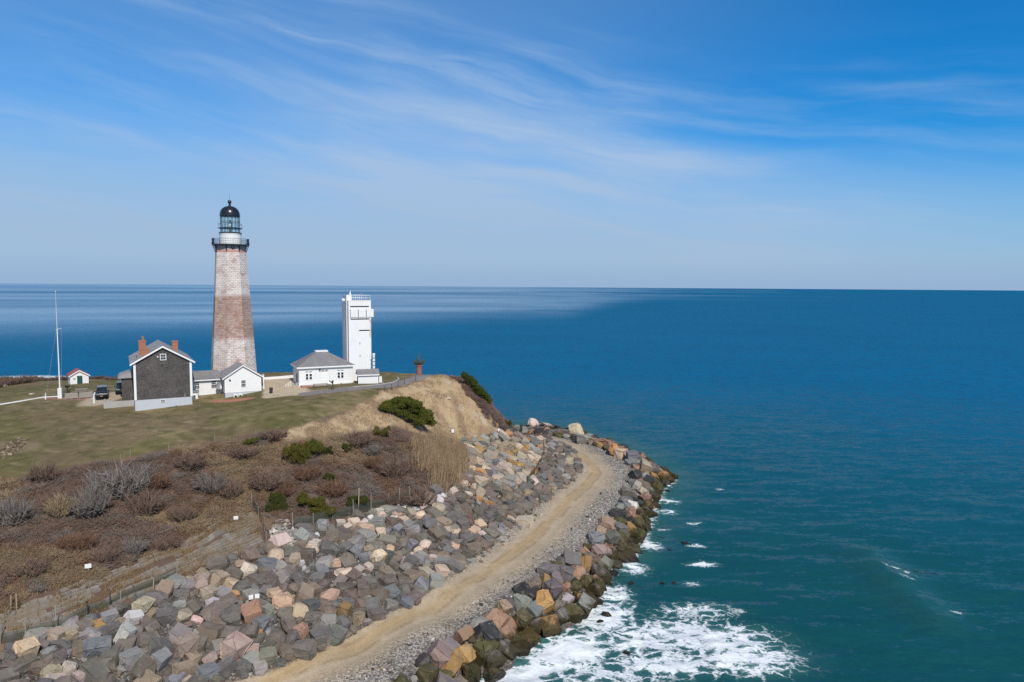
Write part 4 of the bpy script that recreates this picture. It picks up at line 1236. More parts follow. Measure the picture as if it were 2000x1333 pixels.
# --- memorial on its brick pedestal: a fisherman leaning over the gunwale of a boat
mp = atd(818.5, 742, 139.0)
ME = thing('fisherman_memorial', 'green bronze fisherman in a boat on a round red brick pedestal', 'statue', (mp[0], mp[1], 19.45), R(20))
ME.scale = (1, 1, 0.86)
MB().lathe([(0.78, -0.5), (0.72, 0.25), (0.60, 0.35), (0.56, 2.9), (0.68, 2.95), (0.68, 3.15)], 20).build('pedestal', MAT['old_brick'], ME, smooth=40)
hull = MB()
sec = []
for u in np.linspace(-1, 1, 11):
    wd = 0.62 * (1 - abs(u) ** 2.6) + 0.03
    zt_ = 4.05 + 0.38 * u * u + 0.28 * max(u, 0) ** 2
    zk = 3.16 + 0.55 * max(abs(u) - 0.45, 0) ** 1.1
    sec.append([(1.15 * u, -wd, zt_), (1.15 * u, -wd * 0.75, (zt_ + zk) / 2 - 0.12), (1.15 * u, 0, zk), (1.15 * u, wd * 0.75, (zt_ + zk) / 2 - 0.12), (1.15 * u, wd, zt_), (1.15 * u, 0, zt_ - 0.15)])
hull.add([p for s_ in sec for p in s_], [(i * 6 + j, i * 6 + (j + 1) % 6, (i + 1) * 6 + (j + 1) % 6, (i + 1) * 6 + j) for i in range(10) for j in range(6)] + [tuple(range(6))[::-1], tuple(range(60, 66))])
hull.build('boat', MAT['bronze'], ME, smooth=40)


def skin_figure(name, joints, bones, mat, parent):
    me = bpy.data.meshes.new(name)
    me.from_pydata([j[:3] for j in joints], bones, [])
    o = bpy.data.objects.new(name, me)
    C.objects.link(o)
    sk = o.modifiers.new('skin', 'SKIN')
    for v, j in zip(me.skin_vertices[0].data, joints):
        v.radius = (j[3], j[3])
    me.skin_vertices[0].data[0].use_root = True
    o.modifiers.new('sub', 'SUBSURF').levels = 1
    o.modifiers['sub'].render_levels = 1
    me.materials.append(mat)
    o.parent = parent
    return o


skin_figure('fisherman_figure', [(-0.15, 0, 4.55, .20), (-0.12, 0, 4.85, .19), (-0.02, -0.02, 5.2, .23), (0.04, -0.02, 5.42, .09), (0.08, -0.03, 5.62, .13), (0.10, -0.03, 5.74, .11),
                                 (-0.05, -0.26, 5.22, .11), (0.22, -0.42, 4.98, .085), (0.52, -0.35, 4.8, .065), (0.66, -0.33, 4.72, .05),
                                 (0.0, 0.24, 5.22, .11), (0.26, 0.34, 4.95, .085), (0.55, 0.22, 4.82, .065), (0.68, 0.2, 4.74, .05),
                                 (-0.16, -0.14, 4.35, .15), (0.05, -0.2, 4.05, .12), (-0.2, 0.14, 4.35, .15), (-0.35, 0.2, 4.0, .12), (-0.22, 0.22, 3.9, .1)],
            [(0, 1), (1, 2), (2, 3), (3, 4), (4, 5), (2, 6), (6, 7), (7, 8), (8, 9), (2, 10), (10, 11), (11, 12), (12, 13), (0, 14), (14, 15), (0, 16), (16, 17), (17, 18)], MAT['bronze'], ME)
MB().lathe([(0.26, 5.70), (0.2, 5.76), (0.13, 5.78), (0.10, 5.92), (0.02, 5.95)], 12, c=(0.09, -0.03)).build('sou_wester_hat', MAT['bronze'], ME, smooth=50)

# --- the little white shed with a red roof
sp = at(137.5, 752.5, 18.55)
SH = thing('red_roofed_shed', 'small white shed with a red roof and dark green door by the flagpole', 'shed', (sp[0], sp[1], 18.3), R(38))
w5, l5 = 3.1, 3.9
MB().prism([(0, -0.6), (w5, -0.6), (w5, 2.0), (w5 / 2, 2.95), (0, 2.0)], 'y', 0, l5).build('wall', MAT['clapboard'], SH)
gable_roof(MB(), 0, w5, 0, l5, 2.02, 2.97, th=0.1, over=0.22, ends=0.2).build('roof', MAT['red_roof'], SH)
barge(MB(), 0, w5, -0.2, 2.0, 2.95, over=0.24, h=0.2, th=0.12).build('barge_board', MAT['white_trim'], SH)
dr = MB().box(1.15, 2.05, -0.05, -0.002, 0.05, 1.95).build('door', MAT['green_door'], SH)
m = MB()
m.box(1.05, 1.148, -0.06, -0.002, 0.05, 2.0)
m.box(2.052, 2.15, -0.06, -0.002, 0.05, 2.0)
m.box(1.05, 2.15, -0.062, -0.002, 1.952, 2.06)
m.build('door_frame', MAT['white_trim'], SH)
MB().box(0.5, 0.85, -0.03, -0.002, 1.25, 1.55).build('small_sign', MAT['wood_grey'], SH)
MB().box(-0.3, w5 + 0.3, -1.1, -0.01, -0.5, 0.04).build('doorstep', MAT['concrete'], SH)

# --- flagpole
qp = at(118, 779, 18.7)
FP = thing('flagpole', 'tall white flagpole with a boxed base, small yard and thin topmast', 'flagpole', (qp[0], qp[1], 18.55), R(20))
MB().box(-0.30, 0.30, -0.30, 0.30, -0.3, 1.95).build('base_box', MAT['white'], FP, bevel=0.03)
MB().tube((0, 0, 1.95), (0, 0, 11.9), 0.12, 0.075, n=12).build('pole', MAT['white'], FP, smooth=40)
MB().tube((0, 0, 11.2), (0, 0, 18.3), 0.045, 0.015, n=8).build('topmast', MAT['white'], FP)
MB().tube((-0.15, 0, 11.95), (0.6, 0, 12.15), 0.035, n=6).build('yard', MAT['white'], FP)
MB().lathe([(0.02, 18.25), (0.11, 18.35), (0.02, 18.47)], 10).build('truck_ball', MAT['white'], FP)
m = MB()
m.tube((0.3, 0, 1.95), (0.58, 0, 12.1), 0.006, n=4, caps=False)
m.build('halyard', MAT['white'], FP)
m = MB()
m.tube((-2.05, -0.3, 0.35), (-0.1, 0, 12.0), 0.006, n=4, caps=False)
m.build('stay', MAT['white'], FP)
m = MB()
m.lathe([(0.16, -0.3), (0.14, 0.2), (0.03, 1.3)], 8, c=(-2.05, -0.3))
m.build('stay_anchor', MAT['white'], FP)

# --- cars
CAR_BODY = [(-2.35, 0.42), (-2.38, 0.75), (-2.28, 1.02), (-1.2, 1.12), (2.25, 1.12), (2.36, 0.95), (2.36, 0.42)]


def car(name, label, loc, yaw, paintm):
    c = thing(name, label, 'car', loc, yaw, 'vehicles parked beside the shingled house')
    m = MB()                                    # front of the car faces local -x
    m.prism(CAR_BODY, 'y', -0.93, 0.93)
    m.build('body', MAT[paintm], c, bevel=0.05)
    m = MB()
    lo = [(-1.25, -0.86, 1.118), (2.15, -0.86, 1.118), (2.15, 0.86, 1.118), (-1.25, 0.86, 1.118)]
    hi = [(-0.45, -0.70, 1.72), (1.95, -0.70, 1.72), (1.95, 0.70, 1.72), (-0.45, 0.70, 1.72)]
    m.hexa(lo + hi)
    m.build('cabin_glass', MAT['car_glass'], c, bevel=0.03)
    m = MB()
    m.hexa([(-0.5, -0.72, 1.722), (2.0, -0.72, 1.722), (2.0, 0.72, 1.722), (-0.5, 0.72, 1.722), (-0.35, -0.66, 1.80), (1.9, -0.66, 1.80), (1.9, 0.66, 1.80), (-0.35, 0.66, 1.80)])
    m.build('roof', MAT[paintm], c)
    m = MB()
    for s in (-1, 1):
        m.tube((-0.1, s * 0.6, 1.86), (1.7, s * 0.6, 1.86), 0.03, n=5)
    for x in (0.1, 1.4):
        m.box(x - 0.04, x + 0.04, -0.72, 0.72, 1.86, 1.92)
    m.build('roof_rack', MAT['grey_metal'], c)
    for x in (-1.45, 1.5):
        for s in (-1, 1):
            wv = MB().tube((x, s * 0.72, 0.38), (x, s * 0.95, 0.38), 0.38, n=18).build('wheel', MAT['tyre'], c, smooth=40)
            MB().tube((x, s * 0.951, 0.38), (x, s * 0.965, 0.38), 0.22, n=14).build('rim', MAT['chrome'], wv)
    for s in (-1, 1):
        MB().box(-2.40, -2.30, s * 0.66 - 0.2, s * 0.66 + 0.2, 0.74, 0.92).build('headlight', MAT['chrome'], c)
        MB().box(-0.95, -0.75, s * 1.02 - 0.11, s * 1.02 + 0.11, 1.12, 1.32).build('mirror', MAT[paintm], c, bevel=0.02)
    MB().box(-2.42, -2.31, -0.43, 0.43, 0.70, 0.93).build('grille', MAT['chrome'], c)
    MB().box(-2.44, -2.30, -0.85, 0.85, 0.42, 0.60).build('bumper', MAT[paintm], c)
    MB().box(-2.46, -2.441, -0.17, 0.17, 0.47, 0.58).build('number_plate', MAT['plate'], c)
    return c


for nm, lb, (px, py), yaw, pm, dz in (('parked_car', 'black car with roof rack parked nose-out on the sandy pad beside the shingled house', (198, 783), R(119), 'car_black', 0),
                                      ('parked_car.001', 'dark green car half hidden by the low wing of the shingled house', (237, 772), R(119), 'car_green', 0)):
    q = hit(px, py)
    car(nm, lb, (q[0] - 1.1, q[1] + 2.1, Hs(q[0] - 1.1, q[1] + 2.1) + 0.03), yaw, pm)

# --- low plank barriers by the flagpole, kerbs, rails, path furniture


def strip(name, label, cat, px_line, h, th, mat, group=None, z0=-0.25, part=None, lift=0.0):
    """a low wall or kerb following the ground along a line seen in the photograph"""
    pts = [hit(*p) for p in px_line]
    m = MB()
    for p, q in zip(pts[:-1], pts[1:]):
        d = Vector((q[0] - p[0], q[1] - p[1], 0)).normalized()
        nrm = Vector((-d.y, d.x, 0)) * th / 2
        za, zb_ = Hs(p[0], p[1]) + lift, Hs(q[0], q[1]) + lift
        A, B = Vector((p[0], p[1], 0)), Vector((q[0], q[1], 0))
        m.hexa([A - nrm + Vector((0, 0, za + z0)), B - nrm + Vector((0, 0, zb_ + z0)), B + nrm + Vector((0, 0, zb_ + z0)), A + nrm + Vector((0, 0, za + z0)),
                A - nrm + Vector((0, 0, za + h)), B - nrm + Vector((0, 0, zb_ + h)), B + nrm + Vector((0, 0, zb_ + h)), A + nrm + Vector((0, 0, za + h))])
    o = m.build(name, MAT[mat])
    return tag(o, label, cat, group)


strip('white_kerb', 'long white kerb crossing the lawn to the flagpole', 'kerb', [(-60, 800), (0, 791), (45, 784), (85, 777), (125, 775)], 0.12, 0.45, 'white')
strip('white_kerb.001', 'curved pale kerb where the asphalt path bends near the storage hut', 'kerb', [(690, 757), (735, 753), (768, 748), (779, 742), (776, 738)], 0.14, 0.25, 'concrete')
strip('white_kerb.002', 'short white edge along the sandy parking pad beside the black car', 'kerb', [(184, 788), (183, 775), (186, 768)], 0.12, 0.25, 'white')
strip('white_kerb.003', 'white edge across the front of the sandy parking pad', 'kerb', [(185, 787), (220, 785)], 0.16, 0.25, 'concrete')
strip('rear_parapet', 'low white parapet at the sea end of the sandy yard', 'low wall', [(515, 742), (545, 740), (578, 737)], 0.45, 0.3, 'white')


def plank_panel(label, a, b, h=1.0):
    p, q = hit(*a), hit(*b)
    L = math.hypot(q[0] - p[0], q[1] - p[1])
    o = thing('plank_barrier', label, 'barrier', (p[0], p[1], Hs(p[0], p[1])), math.atan2(q[1] - p[1], q[0] - p[0]), 'low plank barriers near the flagpole')
    m = MB()
    for k in range(4):
        m.box(0, L, -0.03, 0.03, 0.12 + 0.24 * k, 0.33 + 0.24 * k)
    m.build('planks', MAT['wood_grey'], o)
    for x in (0.0, L / 2, L):
        MB().box(x - 0.06, x + 0.06, 0.031, 0.14, -0.4, h + 0.08).build('post', MAT['wood_grey'], o)


plank_panel('grey plank barrier between the flagpole base and the second barrier', (128, 781), (152, 780))
plank_panel('grey plank barrier nearer the black car', (156, 779), (181, 777))
q = hit(160, 768)
pt = thing('picnic_table', 'pale weathered picnic table on the lawn before the red-roofed shed', 'picnic table', (q[0], q[1], Hs(q[0], q[1])), R(25))
MB().box(-0.95, 0.95, -0.4, 0.4, 0.70, 0.76).build('table_top', MAT['wood_grey'], pt)
for s in (-1, 1):
    MB().box(-0.95, 0.95, s * 0.75 - 0.13, s * 0.75 + 0.13, 0.42, 0.46).build('seat', MAT['wood_grey'], pt)
    m = MB()
    m.hexa([(s * 0.65 - 0.04, -0.8, 0), (s * 0.65 + 0.04, -0.8, 0), (s * 0.65 + 0.04, -0.68, 0), (s * 0.65 - 0.04, -0.68, 0), (s * 0.65 - 0.04, -0.3, 0.699), (s * 0.65 + 0.04, -0.3, 0.699), (s * 0.65 + 0.04, -0.18, 0.699), (s * 0.65 - 0.04, -0.18, 0.699)])
    m.hexa([(s * 0.65 - 0.04, 0.68, 0), (s * 0.65 + 0.04, 0.68, 0), (s * 0.65 + 0.04, 0.8, 0), (s * 0.65 - 0.04, 0.8, 0), (s * 0.65 - 0.04, 0.18, 0.699), (s * 0.65 + 0.04, 0.18, 0.699), (s * 0.65 + 0.04, 0.3, 0.699), (s * 0.65 - 0.04, 0.3, 0.699)])
    m.box(s * 0.65 - 0.035, s * 0.65 + 0.035, -0.62, 0.62, 0.36, 0.419)
    m.build('leg', MAT['wood_grey'], pt)
q = hit(132, 768)
gt = thing('park_grill', 'dark iron grill on a post behind the plank barrier', 'grill', (q[0], q[1], Hs(q[0], q[1])), R(20))
MB().tube((0, 0, -0.2), (0, 0, 0.95), 0.09, n=8).build('post', MAT['dark_metal'], gt)
MB().lathe([(0.30, 0.951), (0.42, 1.3), (0.40, 1.3), (0.28, 0.99)], 8).build('fire_box', MAT['dark_metal'], gt)
MB().lathe([(0.4, -0.1), (0.34, 0.12), (0.15, 0.2)], 10).build('base', MAT['dark_metal'], gt)
q = hit(650, 761)
vw = thing('viewing_binocular', 'dark coin-operated viewer on a pedestal beside the asphalt path', 'viewer', (q[0], q[1], Hs(q[0], q[1])), R(25))
MB().lathe([(0.32, -0.1), (0.28, 0.12), (0.12, 0.3), (0.10, 1.25)], 12).build('pedestal', MAT['dark_metal'], vw, smooth=40)
MB().hexa([(-0.62, -0.12, 1.5), (-0.05, -0.12, 1.0), (-0.05, 0.12, 1.0), (-0.62, 0.12, 1.5), (-0.55, -0.12, 1.68), (0.02, -0.12, 1.18), (0.02, 0.12, 1.18), (-0.55, 0.12, 1.68)]).build('arm', MAT['dark_metal'], vw)
MB().box(-0.16, 0.16, -0.13, 0.13, 1.25, 1.62).build('head', MAT['dark_metal'], vw, bevel=0.04)
q = at(529.5, 765, 19.6)
bn = thing('waste_bin', 'dark waste bin standing on the sandy yard by the cottage', 'bin', (q[0], q[1], Hs(q[0], q[1])), R(20))
MB().lathe([(0.26, 0), (0.31, 0.85)], 12).build('drum', MAT['dark_metal'], bn)
MB().lathe([(0.34, 0.851), (0.30, 0.98), (0.06, 1.05)], 12).build('lid', MAT['dark_metal'], bn)


def rail_fence(label, line, post_h, rails, mat, every=2.2, name='wire_fence', cat='fence', group=None, r=0.045, mesh=0.0, lean=0.0, jag=0.0, wires=True):
    """posts at a steady pitch along a line on the ground, wires or a mesh panel between them"""
    pts = [hit(*p) for p in line]
    P = [Vector((p[0], p[1], 0)) for p in pts]
    S = [P[0]]
    for a, b in zip(P[:-1], P[1:]):
        n = max(1, round((b - a).length / every))
        S += [a + (b - a) * k / n for k in range(1, n + 1)]
    S = [Vector((p.x, p.y, float(Hs(p.x, p.y)))) for p in S]
    o = thing(name, label, cat, S[0], 0, group)
    O = S[0]
    for p in S:
        hh = post_h * (1 + jag * random.uniform(-1, 1))
        tip = p - O + Vector((random.gauss(0, lean), random.gauss(0, lean), hh))
        MB().tube(p - O - Vector((0, 0, 0.4)), tip, r, n=5).build('post', MAT[mat], o)
    if wires and rails:
        m = MB()
        for z in rails:
            for a, b in zip(S[:-1], S[1:]):
                m.tube(a - O + Vector((0, 0, z)), b - O + Vector((0, 0, z)), 0.012 if mat != 'wood_grey' else 0.05, n=4, caps=False)
        m.build('wire' if mat != 'wood_grey' else 'rail', MAT[mat], o)
    if mesh:
        m = MB()
        for a, b in zip(S[:-1], S[1:]):
            n = 4
            for k in range(n):
                u, v = a.lerp(b, k / n), a.lerp(b, (k + 1) / n)
                u.z, v.z = float(Hs(u.x, u.y)), float(Hs(v.x, v.y))
                s1, s2 = 0.06 * math.sin(k * 1.9), 0.06 * math.sin((k + 1) * 1.9)
                m.add([u - O, v - O, v - O + Vector((s2, s2, mesh)), u - O + Vector((s1, s1, mesh))], [(0, 1, 2, 3)])
        m.build('mesh_panel', MAT['mesh'], o)
    return o


rail_fence('dark wire fence along the bluff edge by the asphalt path', [(738, 772), (765, 763), (790, 752), (812, 745)], 1.15, (1.1, 0.6), 'dark_metal', 2.6, mesh=0.0)
rail_fence('short low fence of thin posts on the lawn before the plank bench', [(600, 773), (615, 773), (628, 772), (640, 771)], 0.9, (0.85,), 'wood_grey', 1.3, name='post_fence')
rail_fence('thin wire fence between lawn and scrub', [(255, 896), (330, 880), (420, 866), (500, 853), (590, 842), (640, 830)], 1.0, (0.9, 0.5), 'wood_grey', 4.5, name='boundary_fence', r=0.035, wires=False, jag=0.3)
rail_fence('green mesh fence on tall posts between evergreen scrub and boulders', [(572, 1036), (612, 1026), (650, 1018), (690, 1008), (725, 999), (760, 992), (800, 980)], 1.9, (1.85,), 'wood_grey', 2.3, name='mesh_fence', group='green mesh fences', mesh=1.35, jag=0.35, wires=False)
rail_fence('green mesh fence climbing beside the stone-block terraces', [(492, 992), (505, 1010), (514, 1032), (520, 1058)], 1.6, (), 'wood_grey', 2.0, name='mesh_fence', group='green mesh fences', mesh=1.25, jag=0.4)
rail_fence('sagging green mesh fence at the foot of the lower terraces', [(0, 1262), (50, 1252), (110, 1236), (170, 1204), (235, 1176), (300, 1150), (345, 1128)], 1.6, (), 'wood_grey', 2.6, name='mesh_fence', group='green mesh fences', mesh=0.9, jag=0.5, lean=0.1)
rail_fence('dark green mesh fence along the foot of the dry grass bluff', [(908, 866), (940, 860), (975, 852), (1000, 842)], 1.0, (), 'dark_metal', 2.5, name='mesh_fence', group='green mesh fences', mesh=0.8)
rail_fence('green mesh fence bowed round the seaward toe of the bluff', [(985, 852), (1003, 856), (1016, 852), (1020, 843)], 2.1, (), 'dark_metal', 2.2, name='mesh_fence', group='green mesh fences', mesh=2.0)
rail_fence('green mesh fence across the pale block slope above the road', [(1062, 872), (1063, 892), (1056, 912), (1044, 930), (1030, 946)], 1.5, (), 'dark_metal', 2.2, name='mesh_fence', group='green mesh fences', mesh=1.4)


def post_sign(label, px, py, h, boards, mat='wood_post'):
    q = hit(px, py)
    s = thing('post_sign', label, 'sign', (q[0], q[1], Hs(q[0], q[1])), R(25), 'small white signs on the slope')
    MB().tube((0, 0.03, -0.3), (0, 0.03, h), 0.05, n=6).build('post', MAT[mat], s)
    for x, w_, hh in boards:
        MB().box(x - w_ / 2, x + w_ / 2, -0.045, -0.021, h - hh, h + 0.02).build('board', MAT['white_trim'], s)


post_sign('white sign on a post above the lower block terraces', 173, 1122, 1.0, ((0, 0.55, 0.4),))
post_sign('white sign above the upper stone-block terrace', 461, 1021, 0.75, ((0, 0.5, 0.42),))
post_sign('pair of white signs on one post behind a pinkish boulder', 497, 1185, 1.2, ((-0.3, 0.42, 0.45), (0.28, 0.42, 0.45)))
post_sign('white sign low on the dry grass bluff', 884, 850, 0.95, ((0, 0.45, 0.62),), 'dark_metal')
post_sign('small white sign by the mesh fence at the toe of the bluff', 974, 848, 1.0, ((0, 0.35, 0.55),), 'dark_metal')
q = hit(700, 1003)
tp_ = thing('tall_stake', 'tall pale timber stake beside the green mesh fence', 'stake', (q[0], q[1], Hs(q[0], q[1])))
MB().tube((0, 0, -0.4), (0.12, 0, 3.2), 0.075, n=6).build('shaft', MAT['wood_post'], tp_)
for lb, px, py, h in (('thin timber stake at the top of the lower terraces', 21, 1192, 1.3), ('thin pale timber stake below the lower terrace scrub', 33, 1200, 1.7), ('dark iron stake in front of the lower terraces', 172, 1218, 1.9),
                      ('dark iron stake beside a leaning pale stick', 215, 1196, 1.7), ('brown timber stake on the dry grass bluff', 846, 752, 0.8), ('thin post leaning against the terrace above the pale pinkish boulder', 300, 1164, 1.6), ('brown stake on the bluff above the pale blocks', 919, 848, 1.2)):
    q = hit(px, py)
    s = thing('ground_stake', lb, 'stake', (q[0], q[1], Hs(q[0], q[1])))
    MB().tube((0, 0, -0.3), (random.uniform(-.1, .1), 0, h), 0.045, n=6).build('shaft', MAT['dark_metal' if 'iron' in lb else 'wood_post'], s)

# --- stepped block terraces holding the lower slope
lowl = [(-40, 1278), (0, 1262), (60, 1246), (120, 1222), (190, 1196), (250, 1174), (310, 1148), (360, 1124), (420, 1100), (470, 1080), (515, 1060)]
upl = [(-40, 1216), (0, 1203), (60, 1180), (120, 1160), (180, 1135), (230, 1113), (285, 1090), (335, 1074), (385, 1052), (435, 1024), (492, 1000)]
TW = thing('block_terrace', 'grey stone-block terraces, partly overgrown, stepping up above the boulders', 'retaining wall', (-35, 62, 8))
NT_ = 13
for k in range(NT_):
    u = k / (NT_ - 1)
    line = [hit(a[0] + (b[0] - a[0]) * u, a[1] + (b[1] - a[1]) * u) for a, b in zip(lowl, upl)]
    V, F, Cc = [], [], []
    run = 0.0

    def course():
        if V:
            mesh_np('block_course', V, F, MAT['blocks'], TW, cols=np.array(Cc))
        for a_ in (V, F, Cc):
            a_.clear()

    for i, (p, q) in enumerate(zip(line[:-1], line[1:])):
        n = 4
        for j in range(n):
            gapn = vnoise(np.array([(run + 3 * k) / 3.1]), np.array([k * 5.3]), 5)[0]
            a = Vector(p).lerp(Vector(q), j / n)
            b = Vector(p).lerp(Vector(q), (j + 1) / n)
            L = (b - a).length
            run += L
            if gapn < (0.50 if i < 7 else 0.25):
                course()
                continue
            a.z, b.z = float(Hs(a.x, a.y)), float(Hs(b.x, b.y))
            d = Vector((b.x - a.x, b.y - a.y, 0)).normalized()
            nn = Vector((-d.y, d.x, 0)) * 0.34
            off = Vector((random.uniform(-.05, .05), random.uniform(-.05, .05), 0))
            h0, h1 = -0.35, 0.24 + random.uniform(-.05, .06)
            base = len(V)
            for pt_, rr_ in ((a + off, run - L), (b + off, run)):
                for w__, hz in ((nn * 0, h0), (nn * 0, h1), (nn, h1), (nn, h0)):
                    V.append(tuple(pt_ + w__ + Vector((0, 0, hz)) - Vector((-35, 62, 8))))
                    Cc.append((rr_, hz + 0.4, (k + 0.5) / 20))
            F += [(base, base + 4, base + 5, base + 1), (base + 1, base + 5, base + 6, base + 2), (base + 2, base + 6, base + 7, base + 3), (base, base + 1, base + 2, base + 3), (base + 4, base + 7, base + 6, base + 5)]
    course()

# ------------------------------------------------------------------ boulders


def rock_mesh(seed, blocky):
    r = np.random.default_rng(seed)
    pw = 5.0 if blocky else 2.9
    pts = []
    if blocky:                                  # quarried block: a box with knocked-off corners
        for cx in (-1, 1):
            for cy in (-1, 1):
                for cz in (-1, 1):
                    k = np.array((cx, cy, cz)) * r.uniform(0.72, 1.05, 3)
                    pts.append(k)
                    if r.uniform() < 0.45:
                        ax = r.integers(3)
                        k2 = k.copy()
                        k2[ax] *= 0.45
                        pts += [k2 * (1.12, 1.12, 1.12), ]
        for ax in range(3):
            k = r.uniform(-0.4, 0.4, 3)
            k[ax] = r.choice([-1, 1]) * 1.12
            pts.append(k)
    else:
        for _ in range(26):
            v = r.normal(size=3)
            v /= (np.abs(v) ** pw).sum() ** (1 / pw)
            pts.append(v * r.uniform(0.84, 1.05))
    bm = bmesh.new()
    for p in pts:
        bm.verts.new(p)
    bmesh.ops.convex_hull(bm, input=bm.verts)
    for v in [v for v in bm.verts if not v.link_faces]:
        bm.verts.remove(v)
    bmesh.ops.dissolve_limit(bm, angle_limit=R(14), verts=bm.verts, edges=bm.edges)
    bmesh.ops.bevel(bm, geom=bm.edges, offset=0.055, segments=2, affect='EDGES', clamp_overlap=True)
    bmesh.ops.triangulate(bm, faces=bm.faces)
    long_e = [e for e in bm.edges if e.calc_length() > 0.55]
    bmesh.ops.subdivide_edges(bm, edges=long_e, cuts=1)
    bmesh.ops.triangulate(bm, faces=bm.faces)
    for v in bm.verts:
        v.co *= 1 + 0.045 * r.normal()
    co = np.array([v.co for v in bm.verts])
    lo, hi = co.min(0), co.max(0)
    for v in bm.verts:
        v.co = Vector((np.array(v.co) - (lo + hi) / 2) / (hi - lo))
    bmesh.ops.recalc_face_normals(bm, faces=bm.faces)
    me = bpy.data.meshes.new('boulder')
    bm.to_mesh(me)
    bm.free()
    me.polygons.foreach_set('use_smooth', [True] * len(me.polygons))
    me.set_sharp_from_angle(angle=R(32))
    return me


ROCKS = {}
for kind in ('rock', 'shore_rock'):
    ROCKS[kind] = [rock_mesh(100 + k, k % 3 != 0 if kind == 'rock' else k % 2 == 0) for k in range(18)]
    for me in ROCKS[kind]:
        me.materials.append(MAT[kind])
PAL = {  # name -> linear colour of the dry stone
    'dark grey-brown': (0.145, 0.122, 0.102), 'dark grey': (0.132, 0.124, 0.115), 'brown': (0.175, 0.132, 0.104), 'blue-grey': (0.175, 0.178, 0.185), 'grey': (0.25, 0.235, 0.215), 'olive-grey': (0.20, 0.18, 0.145),
    'pale pink': (0.50, 0.40, 0.345), 'pinkish': (0.33, 0.245, 0.21), 'cream': (0.55, 0.43, 0.32), 'peach': (0.47, 0.335, 0.235), 'ochre': (0.31, 0.19, 0.075), 'orange': (0.40, 0.22, 0.095),
    'beige': (0.38, 0.31, 0.23), 'whitish': (0.50, 0.475, 0.46), 'greenish': (0.22, 0.215, 0.185), 'salmon': (0.31, 0.18, 0.125), 'purplish': (0.14, 0.118, 0.118), 'tan': (0.28, 0.22, 0.155), 'mossy': (0.075, 0.066, 0.026), 'blackish': (0.035, 0.035, 0.036)}
placed = []      # x, y, radius of everything already lying there
rocks = []       # dicts for labels


def slope_quat(x, y, k=0.75):
    e = 0.6
    n = Vector((-(Hs(x + e, y) - Hs(x - e, y)) / (2 * e) * k, -(Hs(x, y + e) - Hs(x, y - e)) / (2 * e) * k, 1)).normalized()
    return n.to_track_quat('Z', 'Y')


def put_rock(kind, x, y, w_, d_, h_, colour, hero=False, sink=0.28, z=None, rot=None):
    q = slope_quat(x, y) @ Matrix.Rotation(rng.uniform(0, 6.28) if rot is None else rot, 3, 'Z').to_quaternion()
    q = q @ Matrix.Rotation(rng.normal(0, 0.16), 3, 'X').to_quaternion() @ Matrix.Rotation(rng.normal(0, 0.16), 3, 'Y').to_quaternion()
    zz = float(Hs(x, y)) if z is None else z
    rocks.append(dict(kind=kind, mesh=int(rng.integers(18)), loc=(x, y, zz + h_ * (0.5 - sink)), q=q, s=(w_, d_, h_), colour=colour, hero=hero, col=tuple(np.array(PAL[colour]) * rng.uniform(0.82, 1.18) * (1 + rng.normal(0, 0.03, 3)))))
    placed.append((x, y, 0.5 * (w_ + d_) / 2))


def hero_rock(px, py, wp, hp, colour, kind='rock'):
    g = hit(px, py + 0.22 * hp)
    D = (g - EYE) @ _f
    k = D / FOC
    w_ = wp * k * (1.22 if kind == 'shore_rock' else 1.0)
    hp *= 1.22 if kind == 'shore_rock' else 1.0
    hgt = min(hp * k * 0.95, w_ * 1.25)
    dep = min(max(w_ * rng.uniform(0.7, 0.95), hgt * 0.8), w_ * 1.3, max(hgt * 2.0, 0.4 * w_))
    shore = kind == 'shore_rock'
    put_rock(kind, g[0], g[1], w_ * 1.04, dep * 1.04, max(hgt * 1.12, 0.36 * w_), colour, True, 0.26 if not shore else 0.22, rot=rng.choice([0, math.pi]) + rng.normal(0, 0.25))


